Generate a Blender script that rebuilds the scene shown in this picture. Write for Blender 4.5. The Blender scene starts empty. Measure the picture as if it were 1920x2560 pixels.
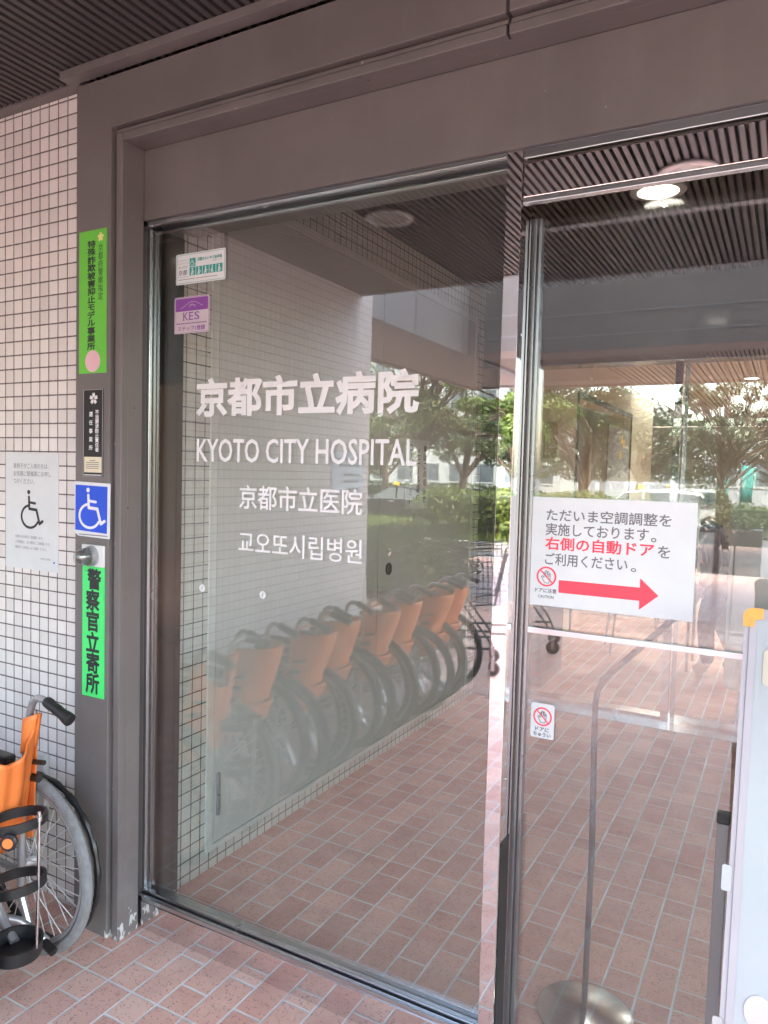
import bpy, bmesh, math, random
import numpy as np
from mathutils import Vector, Matrix
R = math.radians
sc = bpy.context.scene
COL = sc.collection
random.seed(7)

# ------------------------------------------------------------------ camera
cam = bpy.data.cameras.new('camera')
camo = bpy.data.objects.new('camera', cam)
COL.objects.link(camo)
cr = Vector((0.87636011, 0.4809582, 0.02592626)); cu = Vector((-0.04817547, 0.03396945, 0.99826109)); cf = Vector((-0.47924115, 0.87608521, -0.05293985))
camo.matrix_world = Matrix(((cr.x, cu.x, -cf.x, 0), (cr.y, cu.y, -cf.y, 0), (cr.z, cu.z, -cf.z, 1.55), (0, 0, 0, 1)))
cam.sensor_fit = 'HORIZONTAL'; cam.sensor_width = 36.0
cam.lens = 36.0 * 1844.8 / 1920.0
cam.clip_start = 0.02; cam.clip_end = 2000
sc.camera = camo
# ------------------------------------------------------------------ sky, sun, exposure
SUN_EL, SUN_AZ = 54.0, 50.0        # azimuth measured clockwise from +Y
w = bpy.data.worlds.new('World'); sc.world = w; w.use_nodes = True
nt = w.node_tree; bg = nt.nodes['Background']
sky = nt.nodes.new('ShaderNodeTexSky'); sky.sky_type = 'NISHITA'; sky.sun_disc = False
sky.sun_elevation = R(SUN_EL); sky.sun_rotation = R(SUN_AZ); sky.air_density = 1.3; sky.dust_density = 4.0; sky.ozone_density = 1.0
nt.links.new(sky.outputs[0], bg.inputs[0]); bg.inputs[1].default_value = 0.15
sun = bpy.data.lights.new('sun', 'SUN'); sun.energy = 0.85; sun.angle = R(12.0); sun.color = (1.0, 0.97, 0.92)
so = bpy.data.objects.new('sun', sun); COL.objects.link(so)
sd = Vector((math.sin(R(SUN_AZ)) * math.cos(R(SUN_EL)), math.cos(R(SUN_AZ)) * math.cos(R(SUN_EL)), math.sin(R(SUN_EL))))
so.rotation_euler = sd.to_track_quat('Z', 'Y').to_euler(); so.location = (30, 10, 40)
sc.view_settings.view_transform = 'Standard'; sc.view_settings.look = 'None'
sc.view_settings.use_white_balance = True; sc.view_settings.white_balance_temperature = 7000; sc.view_settings.white_balance_tint = 8
sc.view_settings.exposure = 4.2; sc.view_settings.gamma = 1.0
cy = sc.cycles
cy.use_denoising = True
try:
    cy.denoiser = 'OPENIMAGEDENOISE'; cy.denoising_input_passes = 'RGB_ALBEDO_NORMAL'
except Exception: pass
cy.max_bounces = 10; cy.diffuse_bounces = 5; cy.glossy_bounces = 5; cy.transparent_max_bounces = 24; cy.transmission_bounces = 6
cy.caustics_reflective = False; cy.caustics_refractive = False; cy.sample_clamp_indirect = 6.0

# ------------------------------------------------------------------ node helpers
class NT:
    def __init__(s, name):
        s.m = bpy.data.materials.new(name); s.m.use_nodes = True
        s.t = s.m.node_tree; s.b = s.t.nodes['Principled BSDF']; s.out = s.t.nodes['Material Output']
    def n(s, typ, **kw):
        x = s.t.nodes.new(typ)
        for k, v in kw.items(): setattr(x, k, v)
        return x
    def l(s, a, b): s.t.links.new(a, b)
    def put(s, sock, v):
        if hasattr(v, 'is_output'): s.l(v, sock)
        elif isinstance(v, tuple) and len(v) == 3 and sock.type == 'RGBA': sock.default_value = (*v, 1)
        else: sock.default_value = v
    def math(s, op, a, b=0.0, c=0.0):
        x = s.n('ShaderNodeMath', operation=op)
        s.put(x.inputs[0], a); s.put(x.inputs[1], b); s.put(x.inputs[2], c)
        return x.outputs[0]
    def mix(s, f, a, b):
        x = s.n('ShaderNodeMix', data_type='RGBA')
        s.put(x.inputs[0], f); s.put(x.inputs[6], a); s.put(x.inputs[7], b)
        return x.outputs[2]
    def noise(s, scale, detail=4.0, vec=None, rough=0.55):
        x = s.n('ShaderNodeTexNoise'); x.inputs['Scale'].default_value = scale; x.inputs['Detail'].default_value = detail; x.inputs['Roughness'].default_value = rough
        s.l(vec if vec is not None else s.pos(), x.inputs['Vector']); return x.outputs[0]
    def pos(s):
        if not hasattr(s, '_g'): s._g = s.n('ShaderNodeNewGeometry')
        return s._g.outputs['Position']
    def nor(s): s.pos(); return s._g.outputs['Normal']
    def ramp(s, v, a, b):
        x = s.n('ShaderNodeMapRange'); x.inputs[1].default_value = a; x.inputs[2].default_value = b; s.l(v, x.inputs[0]); return x.outputs[0]
    def bump(s, h, strength, dist=0.002):
        x = s.n('ShaderNodeBump'); x.inputs['Strength'].default_value = strength; x.inputs['Distance'].default_value = dist
        s.l(h, x.inputs['Height']); s.l(x.outputs[0], s.b.inputs['Normal'])
    def set(s, **kw):
        for k, v in kw.items(): s.put(s.b.inputs[k.replace('_', ' ')], v)

def mat(name, col, rough=0.5, metal=0.0, var=0.12, scale=6.0, bump=0.0, bscale=80.0, emit=0.0, spec=0.5):
    k = NT(name)
    v = k.noise(scale); f = k.ramp(v, 0.3, 0.7)
    c0 = tuple(max(0, c * (1 - var)) for c in col); c1 = tuple(min(1, c * (1 + var)) for c in col)
    k.set(Base_Color=k.mix(f, c0, c1), Metallic=metal)
    k.set(Roughness=k.math('ADD', k.math('MULTIPLY', f, 0.12 * rough + 0.02), rough * 0.94)) 
    k.b.inputs['Specular IOR Level'].default_value = spec
    if bump: k.bump(k.noise(bscale, 3), bump)
    if emit:
        k.b.inputs['Emission Color'].default_value = (*col, 1); k.b.inputs['Emission Strength'].default_value = emit
    return k.m

def flat(name, col, rough=0.45): return mat(name, col, rough, var=0.03, scale=15)

# ------------------------------------------------------------------ materials
M = {}
M['brown'] = None
M['brown_dark'] = mat('dark_brown_metal', (.05, .042, .043), .45, var=.12)
M['black'] = mat('black_plastic', (.012, .012, .013), .38, var=.2)
M['blackgap'] = mat('black_void', (.003, .003, .003), .9, var=.1)
M['alu'] = mat('aluminium', (.56, .57, .59), .24, metal=1, var=.02, scale=4)
M['chrome'] = mat('chrome', (.8, .8, .8), .12, metal=1, var=.04)
M['mirror'] = mat('mirror_stainless', (.80, .765, .765), .015, metal=1, var=.02, scale=3)
M['bronze'] = mat('polished_bronze_steel', (.20, .17, .165), .06, metal=1, var=.05)
M['silver'] = mat('silver_paint', (.40, .395, .41), .3, metal=.6, var=.05)
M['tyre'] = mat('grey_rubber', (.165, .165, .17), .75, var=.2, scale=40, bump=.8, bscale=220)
M['orange'] = mat('orange_vinyl', (.72, .185, .045), .48, var=.13, scale=7, bump=.55, bscale=14)
M['white'] = flat('white_paper', (.66, .67, .69), .35)
M['whitevinyl'] = flat('white_vinyl', (.71, .70, .72), .4)
M['ink'] = flat('black_ink', (.022, .022, .026), .5)
M['greyink'] = flat('grey_ink', (.16, .15, .17), .5)
M['red'] = flat('red_ink', (.80, .06, .10), .45)
M['green1'] = flat('leaf_green_sign', (.13, .52, .055), .35)
M['green2'] = flat('bright_green_sign', (.05, .70, .17), .35)
M['teal'] = flat('teal_ink', (.01, .30, .27), .45)
M['blue'] = flat('blue_sign', (.012, .075, .60), .3)
M['purple'] = flat('purple_ink', (.22, .06, .30), .45)
M['lilac'] = flat('lilac_sticker', (.52, .45, .49), .4)
M['cream'] = flat('cream_paper', (.70, .62, .46), .5)
M['gold'] = flat('pale_gold', (.80, .68, .30), .4)
M['pink'] = flat('pink_print', (.70, .42, .48), .45)
M['steel'] = mat('painted_steel_panel', (.52, .52, .505), .38, var=.05, scale=2.5, bump=.03, bscale=200)
M['creamwall'] = mat('cream_wall', (.62, .57, .47), .7, var=.04)
M['soffit'] = mat('pale_soffit', (.28, .26, .25), .6, var=.06)
M['fascia'] = mat('pale_blue_fascia', (.20, .21, .225), .5, var=.06, scale=1.5)
M['asphalt'] = mat('asphalt', (.115, .115, .12), .85, var=.15, scale=20, bump=.3)
M['concrete'] = mat('concrete', (.38, .36, .34), .8, var=.12, scale=12, bump=.2)
M['grass'] = mat('grass', (.055, .095, .025), .9, var=.5, scale=9, bump=.6, bscale=30)
M['bark'] = mat('bark', (.085, .065, .05), .9, var=.35, scale=20, bump=.8, bscale=30)
M['carblack'] = mat('black_car_paint', (.008, .008, .010), .12, var=.05)
M['carwhite'] = mat('white_car_paint', (.75, .76, .78), .2, var=.03)
M['carglass'] = mat('car_glass', (.10, .12, .13), .05, var=.05)
M['taillight'] = mat('tail_light_red', (.65, .02, .03), .2)
M['yellow'] = mat('yellow_lamp', (.9, .55, .03), .35)
M['skin'] = mat('skin', (.50, .30, .22), .55, var=.06)
M['hair'] = mat('dark_hair', (.015, .012, .011), .55, var=.3, scale=60)
M['navy'] = mat('navy_cloth', (.025, .03, .05), .85, var=.2)
M['olive'] = mat('olive_cloth', (.085, .075, .055), .85, var=.15)
M['shoe'] = mat('white_shoe', (.62, .62, .62), .6)
M['table'] = mat('pale_table_top', (.55, .52, .50), .4)
M['lamp'] = mat('lit_lamp', (1, .96, .9), .5, emit=.6, var=0)
M['header_metal'] = mat('dark_header_metal', (.05, .048, .05), .10, metal=.55, var=.1)
M['steel_light'] = mat('light_steel_frame', (.60, .60, .58), .4, var=.08, scale=10)
M['spoke'] = mat('bright_spokes', (.72, .72, .73), .3, metal=.45, var=.03)
M['tyre_shaded'] = mat('shaded_grey_rubber', (.05, .05, .053), .75, var=.2, scale=40, bump=.8, bscale=220)  # the grey tyre rubber with shade darkened into its colour, for reflected chairs
M['stile_metal'] = mat('dull_stile_metal', (.30, .30, .31), .28, metal=.85, var=.05)
M['post_grey'] = mat('grey_post_metal', (.21, .21, .215), .35, metal=.3, var=.05)
M['brown_slat'] = mat('dark_brown_slat', (.062, .054, .054), .45, var=.12)
M['wire'] = mat('dull_wire', (.075, .08, .085), .4, metal=.4)
M['bezel'] = mat('lamp_bezel', (.70, .65, .63), .4)
M['lens'] = mat('unlit_lamp_lens', (.42, .39, .36), .35, var=.2, scale=60)
M['board'] = mat('whiteboard_face', (.37, .385, .40), .22, var=.03, scale=3)
M['boardframe'] = mat('pinkish_board_frame', (.36, .32, .345), .35, var=.05)
M['whitebld'] = mat('white_building', (.36, .375, .39), .7, var=.06)
M['greybld'] = mat('grey_building', (.38, .40, .43), .7, var=.08)
M['winglass'] = mat('window_glass', (.09, .11, .13), .1, var=.3, scale=1.5)
M['banner_teal'] = mat('teal_banner', (.02, .22, .21), .7)
M['banner_blue'] = mat('blue_banner', (.07, .07, .30), .7)
M['ochre'] = mat('ochre_paper', (.36, .25, .07), .6, var=.3, scale=18)
M['palegreypanel'] = mat('pale_grey_panel', (.56, .56, .54), .5, var=.05)
M['dome'] = None

def glass_mat(name, f0, tint, rough=0.0, dust=0.0):
    k = NT(name)
    k.t.nodes.remove(k.b)
    k.pos(); inc = k._g.outputs['Incoming']
    d = k.n('ShaderNodeVectorMath', operation='DOT_PRODUCT'); k.l(inc, d.inputs[0]); k.l(k.nor(), d.inputs[1])
    c = k.math('ABSOLUTE', d.outputs['Value'])
    sch = k.math('POWER', k.math('SUBTRACT', 1.0, c), 5.0)
    fr = k.math('MULTIPLY_ADD', sch, 1.0 - f0, f0)
    tr = k.n('ShaderNodeBsdfTransparent'); tr.inputs[0].default_value = (*tint, 1)
    gl = k.n('ShaderNodeBsdfGlossy'); gl.inputs[0].default_value = (1, 1, 1, 1); gl.inputs['Roughness'].default_value = rough
    mx = k.n('ShaderNodeMixShader'); k.l(fr, mx.inputs[0]); k.l(tr.outputs[0], mx.inputs[1]); k.l(gl.outputs[0], mx.inputs[2])
    if dust:
        df = k.n('ShaderNodeBsdfDiffuse'); df.inputs[0].default_value = (.8, .8, .8, 1)
        st = k.n('ShaderNodeMapping'); st.inputs['Scale'].default_value = (1, 1, .25); k.l(k.pos(), st.inputs[0])
        m2 = k.n('ShaderNodeMixShader'); k.l(k.math('MULTIPLY', k.ramp(k.noise(2.2, 5, st.outputs[0], .6), .3, .8), dust), m2.inputs[0]); k.l(mx.outputs[0], m2.inputs[1]); k.l(df.outputs[0], m2.inputs[2]); mx = m2
    k.l(mx.outputs[0], k.out.inputs[0])
    return k.m
M['glass'] = glass_mat('pane_glass', .105, (.95, .97, .96), 0.0, .02)
M['dome'] = glass_mat('clear_plastic', .10, (.85, .88, .86), .08)

def tile_mat(name, c0, c1, grout, pu, pv, ou, ov, gw, seed=0.0):
    k = NT(name)
    sx = k.n('ShaderNodeSeparateXYZ'); k.l(k.pos(), sx.inputs[0])
    sn = k.n('ShaderNodeSeparateXYZ'); k.l(k.nor(), sn.inputs[0])
    ax = k.math('GREATER_THAN', k.math('ABSOLUTE', sn.outputs[0]), 0.5)
    uu = k.math('ADD', k.math('MULTIPLY', sx.outputs[1], ax), k.math('MULTIPLY', sx.outputs[0], k.math('SUBTRACT', 1.0, ax)))
    u = k.math('DIVIDE', k.math('SUBTRACT', uu, ou), pu); v = k.math('DIVIDE', k.math('SUBTRACT', sx.outputs[2], ov), pv)
    # small irregularity of the joints
    fu = k.math('FRACT', u); fv = k.math('FRACT', v)
    du = k.math('MULTIPLY', k.math('MINIMUM', fu, k.math('SUBTRACT', 1.0, fu)), pu)
    dv = k.math('MULTIPLY', k.math('MINIMUM', fv, k.math('SUBTRACT', 1.0, fv)), pv)
    d = k.math('MINIMUM', du, dv)
    d = k.math('ADD', d, k.math('MULTIPLY', k.math('SUBTRACT', k.noise(45, 3), .5), .0022))
    tile = k.ramp(d, gw * .5 - .0005, gw * .5 + .0005)
    cb = k.n('ShaderNodeCombineXYZ'); k.l(k.math('FLOOR', u), cb.inputs[0]); k.l(k.math('FLOOR', v), cb.inputs[1]); cb.inputs[2].default_value = seed
    wn = k.n('ShaderNodeTexWhiteNoise'); k.l(cb.outputs[0], wn.inputs['Vector'])
    col = k.mix(k.math('ADD', k.math('MULTIPLY', wn.outputs[0], .7), k.math('MULTIPLY', k.noise(3, 4), .5)), c0, c1)
    sm = k.n('ShaderNodeMapping'); sm.inputs['Scale'].default_value = (1, 1, .12); k.l(k.pos(), sm.inputs[0])
    col = k.mix(k.math('MULTIPLY', k.ramp(k.noise(6, 5, sm.outputs[0], .65), .54, .78), .16), col, (.33, .29, .27))
    k.set(Base_Color=k.mix(tile, grout, col), Roughness=k.math('MULTIPLY_ADD', tile, -.4, .85))
    k.bump(k.math('ADD', k.ramp(d, gw * .3, gw * .9), k.math('MULTIPLY', k.noise(40, 2), .15)), .6, .002)
    return k.m
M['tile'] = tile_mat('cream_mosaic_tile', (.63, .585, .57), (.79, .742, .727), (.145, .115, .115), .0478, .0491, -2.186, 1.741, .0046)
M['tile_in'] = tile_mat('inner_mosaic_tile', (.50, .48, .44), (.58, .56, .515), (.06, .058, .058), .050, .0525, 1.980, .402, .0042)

def brick_floor(name, y0, parity, g=1.0):
    k = NT(name)
    sx = k.n('ShaderNodeSeparateXYZ'); k.l(k.pos(), sx.inputs[0])
    nd = k.math('MULTIPLY', k.math('SUBTRACT', k.noise(2.5, 2), .5), .004)
    u = k.math('DIVIDE', k.math('ADD', k.math('ADD', sx.outputs[0], 1.7275), nd), .1)
    v = k.math('DIVIDE', k.math('ADD', k.math('SUBTRACT', sx.outputs[1], y0), nd), .1)
    colu = k.math('FLOOR', u); fu = k.math('SUBTRACT', u, colu)
    row = k.math('FLOOR', k.math('DIVIDE', v, 3.0)); vm = k.math('SUBTRACT', v, k.math('MULTIPLY', row, 3.0))
    par = k.math('FLOORED_MODULO', k.math('ADD', colu, float(parity)), 2.0)
    br = k.math('ADD', 1.0, par)
    d = k.math('MINIMUM', fu, k.math('SUBTRACT', 1.0, fu))
    d = k.math('MINIMUM', d, k.math('MINIMUM', vm, k.math('SUBTRACT', 3.0, vm)))
    d = k.math('MINIMUM', d, k.math('ABSOLUTE', k.math('SUBTRACT', vm, br)))
    d = k.math('MULTIPLY', d, .1)
    dn = k.math('ADD', d, k.math('MULTIPLY', k.math('SUBTRACT', k.noise(70, 3), .5), .003))
    br_m = k.ramp(dn, .0028, .0042)
    cb = k.n('ShaderNodeCombineXYZ'); k.l(colu, cb.inputs[0]); k.l(row, cb.inputs[1]); k.l(k.math('GREATER_THAN', vm, br), cb.inputs[2])
    wn = k.n('ShaderNodeTexWhiteNoise'); k.l(cb.outputs[0], wn.inputs['Vector'])
    big = k.noise(1.3, 4)
    f = k.math('ADD', k.math('MULTIPLY', wn.outputs[0], .65), k.math('MULTIPLY', k.ramp(k.noise(9, 5), .3, .7), .4))
    col = k.mix(f, tuple(min(.8, c * g) for c in (.385, .19, .150)), tuple(min(.8, c * g) for c in (.575, .335, .27)))
    col = k.mix(k.math('MULTIPLY', k.ramp(big, .42, .72), .35), col, (.44, .33, .30))
    col = k.mix(k.math('MULTIPLY', k.ramp(k.noise(3.1, 6, rough=.7), .52, .72), .30), col, (.17, .12, .11))
    spk = k.n('ShaderNodeTexVoronoi'); spk.inputs['Scale'].default_value = 170; k.l(k.pos(), spk.inputs['Vector'])
    s2 = k.math('MULTIPLY', k.math('LESS_THAN', spk.outputs['Distance'], .30), k.math('GREATER_THAN', k.noise(60, 2), .52))
    col = k.mix(k.math('MULTIPLY', s2, .75), col, (.08, .05, .045))
    gc = k.mix(k.ramp(k.noise(7, 4), .35, .7), (.50, .47, .455), (.70, .67, .655))
    k.set(Base_Color=k.mix(br_m, gc, col), Roughness=k.math('MULTIPLY_ADD', k.ramp(k.noise(5, 4), .3, .7), .16, .44))
    k.bump(k.math('ADD', k.ramp(d, .001, .005), k.math('MULTIPLY', k.noise(130, 3), .35)), .45, .0015)
    return k.m
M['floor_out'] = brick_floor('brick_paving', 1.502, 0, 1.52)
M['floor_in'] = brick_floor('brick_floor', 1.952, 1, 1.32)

def paint(k):
    v = k.noise(3.5); col = k.mix(k.ramp(v, .3, .7), (.130, .115, .114), (.160, .141, .139))
    st = k.n('ShaderNodeMapping'); st.inputs['Scale'].default_value = (1, 1, .10); k.l(k.pos(), st.inputs[0])
    sk = k.ramp(k.noise(14, 6, st.outputs[0], .7), .52, .8)
    col = k.mix(k.math('MULTIPLY', sk, .30), col, (.19, .175, .175))
    vo = k.n('ShaderNodeTexVoronoi'); vo.inputs['Scale'].default_value = 26; k.l(k.pos(), vo.inputs['Vector'])
    sp = k.math('MULTIPLY', k.math('LESS_THAN', vo.outputs['Distance'], .06), k.math('GREATER_THAN', k.noise(7, 2), .58))
    col = k.mix(sp, col, (.30, .28, .28))
    vo2 = k.n('ShaderNodeTexVoronoi'); vo2.inputs['Scale'].default_value = 11; k.l(k.pos(), vo2.inputs['Vector'])
    col = k.mix(k.math('MULTIPLY', k.math('LESS_THAN', vo2.outputs['Distance'], .035), .8), col, (.03, .025, .025))
    return col, k.math('MULTIPLY_ADD', sk, .14, .36)
def brown_mat():
    k = NT('painted_brown_metal'); col, ro = paint(k); k.set(Base_Color=col, Roughness=ro); k.bump(k.noise(300, 2), .05, .001); return k.m
M['brown'] = brown_mat()
def worn_mat():
    k = NT('worn_brown_metal')
    col, ro = paint(k)
    sx = k.n('ShaderNodeSeparateXYZ'); k.l(k.pos(), sx.inputs[0])
    # scuffs low on the post and flaked paint at its foot
    sc_ = k.math('MULTIPLY', k.ramp(k.noise(9, 6, rough=.7), .5, .75), k.ramp(sx.outputs[2], .95, .3))
    col = k.mix(k.math('MULTIPLY', sc_, .35), col, (.24, .21, .21))
    st = k.n('ShaderNodeMapping'); st.inputs['Scale'].default_value = (1, 1, .35); k.l(k.pos(), st.inputs[0])
    fl = k.math('ADD', k.noise(38, 3, st.outputs[0], .6), k.math('MULTIPLY', k.ramp(sx.outputs[2], .13, 0.0), .26))
    fl = k.math('MULTIPLY', fl, k.math('GREATER_THAN', sx.outputs[0], -1.902))
    fm = k.math('MULTIPLY', k.ramp(fl, .73, .75), k.math('LESS_THAN', sx.outputs[2], .2))
    col = k.mix(fm, col, (.50, .50, .50))
    k.set(Base_Color=col, Roughness=ro)
    k.bump(k.math('ADD', k.math('MULTIPLY', k.noise(250, 2), .1), k.math('MULTIPLY', fm, -1.0)), .15, .001)
    return k.m
M['worn'] = worn_mat()

def leaf_mat(name, c0, c1, trans=.35):
    k = NT(name)
    k.pos(); rnd = k._g.outputs['Random Per Island']
    col = k.mix(k.math('ADD', k.math('MULTIPLY', rnd, .6), k.math('MULTIPLY', k.noise(.5, 3), .5)), c0, c1)
    k.set(Base_Color=col, Roughness=.5)
    tl = k.n('ShaderNodeBsdfTranslucent'); k.l(k.mix(.5, col, (.09, .13, .03)), tl.inputs[0])
    mx = k.n('ShaderNodeMixShader'); mx.inputs[0].default_value = trans
    k.l(k.b.outputs[0], mx.inputs[1]); k.l(tl.outputs[0], mx.inputs[2]); k.l(mx.outputs[0], k.out.inputs[0])
    return k.m
M['leaf_core'] = mat('dense_inner_growth', (.035, .055, .018), .9, var=.6, scale=25, bump=1.0, bscale=60)
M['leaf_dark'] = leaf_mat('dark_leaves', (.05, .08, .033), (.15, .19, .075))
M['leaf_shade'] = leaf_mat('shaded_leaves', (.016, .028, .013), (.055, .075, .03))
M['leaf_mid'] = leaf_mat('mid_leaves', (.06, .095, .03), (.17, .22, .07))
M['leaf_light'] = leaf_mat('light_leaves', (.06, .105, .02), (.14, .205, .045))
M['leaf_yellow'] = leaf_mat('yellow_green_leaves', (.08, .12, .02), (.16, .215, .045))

# ------------------------------------------------------------------ mesh builder
def frame_of(t):
    t = t.normalized(); a = Vector((0, 0, 1)) if abs(t.z) < .9 else Vector((1, 0, 0))
    u = t.cross(a).normalized(); return u, t.cross(u).normalized()
class MB:
    def __init__(s): s.v = []; s.f = []
    def add(s, vs, fs):
        o = len(s.v); s.v += [tuple(p) for p in vs]; s.f += [tuple(i + o for i in f) for f in fs]; return s
    def box(s, x0, y0, z0, x1, y1, z1):
        x0, x1 = min(x0, x1), max(x0, x1); y0, y1 = min(y0, y1), max(y0, y1); z0, z1 = min(z0, z1), max(z0, z1)
        return s.add([(x0, y0, z0), (x1, y0, z0), (x1, y1, z0), (x0, y1, z0), (x0, y0, z1), (x1, y0, z1), (x1, y1, z1), (x0, y1, z1)],
                     [(3, 2, 1, 0), (4, 5, 6, 7), (0, 1, 5, 4), (1, 2, 6, 5), (2, 3, 7, 6), (3, 0, 4, 7)])
    def tube(s, pts, r, n=10, closed=False, rr=None):
        pts = [Vector(p) for p in pts]; m = len(pts); vs = []; fs = []; u = None
        for i, p in enumerate(pts):
            if closed: t = pts[(i + 1) % m] - pts[i - 1]
            else: t = pts[min(i + 1, m - 1)] - pts[max(i - 1, 0)]
            t.normalize()
            if u is None: u, _ = frame_of(t)
            u = (u - t * u.dot(t)).normalized(); v = t.cross(u)
            q = rr[i] if rr else r
            for j in range(n):
                a = 2 * math.pi * j / n; vs.append(p + (u * math.cos(a) + v * math.sin(a)) * q)
        for i in range(m if closed else m - 1):
            k = (i + 1) % m
            for j in range(n): fs.append((i * n + j, i * n + (j + 1) % n, k * n + (j + 1) % n, k * n + j))
        if not closed: fs.append(tuple(range(n - 1, -1, -1))); fs.append(tuple((m - 1) * n + j for j in range(n)))
        return s.add(vs, fs)
    def ring(s, c, axis, rad, r, n=36, m=8, sq=None):
        u, v = frame_of(Vector(axis)); c = Vector(c)
        return s.tube([c + (u * math.cos(2 * math.pi * i / n) + v * math.sin(2 * math.pi * i / n)) * rad for i in range(n)], r, m, True)
    def lathe(s, c, axis, prof, n=24, caps=True):
        ax = Vector(axis).normalized(); u, v = frame_of(ax); c = Vector(c); vs = []; fs = []
        for (h, r) in prof:
            for j in range(n):
                a = 2 * math.pi * j / n; vs.append(c + ax * h + (u * math.cos(a) + v * math.sin(a)) * r)
        for i in range(len(prof) - 1):
            for j in range(n): fs.append((i * n + j, i * n + (j + 1) % n, (i + 1) * n + (j + 1) % n, (i + 1) * n + j))
        if caps: fs.append(tuple(range(n - 1, -1, -1))); fs.append(tuple((len(prof) - 1) * n + j for j in range(n)))
        return s.add(vs, fs)
    def prism(s, poly, fn, d):           # poly in (u,v); fn(u,v,w) -> point; thickness d along w
        n = len(poly)
        vs = [fn(a, b, 0) for a, b in poly] + [fn(a, b, d) for a, b in poly]
        return s.add(vs, [tuple(range(n)), tuple(range(2 * n - 1, n - 1, -1))] + [(i, i + n, (i + 1) % n + n, (i + 1) % n) for i in range(n)])
    def grid(s, P):                      # rows of points
        r, c = len(P), len(P[0]); return s.add([p for row in P for p in row], [(i * c + j, i * c + j + 1, (i + 1) * c + j + 1, (i + 1) * c + j) for i in range(r - 1) for j in range(c - 1)])
    def build(s, name, material, parent=None, smooth=False, bevel=0.0, solid=0.0, subsurf=0, origin=None):
        off = Vector((0, 0, 0))
        if parent is not None: off = OFF[parent.name]
        elif origin is not None: off = Vector(origin)
        elif s.v:
            a = np.array(s.v, dtype=float); off = Vector(((a[:, 0].min() + a[:, 0].max()) / 2, (a[:, 1].min() + a[:, 1].max()) / 2, a[:, 2].min()))
        me = bpy.data.meshes.new(name)
        me.from_pydata([(p[0] - off.x, p[1] - off.y, p[2] - off.z) for p in s.v], [], s.f); me.update()
        bm = bmesh.new(); bm.from_mesh(me); bmesh.ops.recalc_face_normals(bm, faces=bm.faces)
        if bevel: bmesh.ops.bevel(bm, geom=[e for e in bm.edges if e.calc_face_angle(0) > .5], offset=bevel, segments=2, affect='EDGES', profile=.6)
        bm.to_mesh(me); bm.free()
        o = bpy.data.objects.new(name, me); COL.objects.link(o)
        if parent is not None: o.parent = parent
        else: o.location = off
        OFF[o.name] = off
        if smooth:
            for p in me.polygons: p.use_smooth = True
            try: me.set_sharp_from_angle(angle=R(40))
            except Exception: pass
        me.materials.append(M[material] if isinstance(material, str) else material)
        if solid: x = o.modifiers.new('solid', 'SOLIDIFY'); x.thickness = solid; x.offset = 0
        if subsurf: x = o.modifiers.new('sub', 'SUBSURF'); x.levels = subsurf; x.render_levels = subsurf
        return o
OFF = {}
def thing(name, loc, label, cat, group=None):
    o = bpy.data.objects.new(name, None); COL.objects.link(o); o.location = loc; o.empty_display_size = .1
    OFF[o.name] = Vector(loc); return tag(o, label, cat, group)
def tag(o, label, cat, group=None):
    o['label'] = label; o['category'] = cat
    if group: o['group'] = group
    return o
def struct(o): o['kind'] = 'structure'; return o
def copy_tree(o, parent=None):
    c = o.copy(); COL.objects.link(c)
    if parent is not None: c.parent = parent
    OFF[c.name] = OFF.get(o.name, Vector())
    for ch in list(o.children): copy_tree(ch, c)
    return c

# writing -------------------------------------------------------------------
_tc = {}
def glyphs(s, bold):
    if (s, bold) in _tc: return _tc[(s, bold)]
    c = bpy.data.curves.new('t', 'FONT'); c.body = s; c.size = 1; c.resolution_u = 3
    o = bpy.data.objects.new('t', c); COL.objects.link(o)
    def ev():
        bpy.context.view_layer.update()
        dg = bpy.context.evaluated_depsgraph_get(); me = bpy.data.meshes.new_from_object(o.evaluated_get(dg))
        v = [tuple(x.co) for x in me.vertices]; f = [tuple(p.vertices) for p in me.polygons]; bpy.data.meshes.remove(me); return v, f
    v, f = ev()
    if bold:
        c.fill_mode = 'NONE'; c.bevel_depth = bold; c.bevel_resolution = 1; c.resolution_u = 2
        v2, f2 = ev(); k = len(v)
        v = [(a, b, 0.0) for a, b, _ in v] + [(a, b, z * .012 / bold) for a, b, z in v2]; f = f + [tuple(i + k for i in q) for q in f2]
    bpy.data.objects.remove(o); bpy.data.curves.remove(c)
    if v:
        x0 = min(p[0] for p in v); x1 = max(p[0] for p in v); y0 = min(p[1] for p in v); y1 = max(p[1] for p in v)
    else: x0 = y0 = 0; x1 = y1 = 1
    _tc[(s, bold)] = (v, f, x0, x1, y0, y1); return _tc[(s, bold)]
def write(mb, s, u0, u1, v0, v1, fn, bold=0.0, rot90=False):
    v, f, x0, x1, y0, y1 = glyphs(s, bold)
    if not v: return
    if rot90:
        v = [(b, -a, c) for a, b, c in v]; x0, x1, y0, y1 = y0, y1, -x1, -x0
    sx = (u1 - u0) / max(x1 - x0, 1e-6); sy = (v1 - v0) / max(y1 - y0, 1e-6)
    mb.add([fn(u0 + (a - x0) * sx, v0 + (b - y0) * sy, .0002 + c * .02) for a, b, c in v], f)
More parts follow.
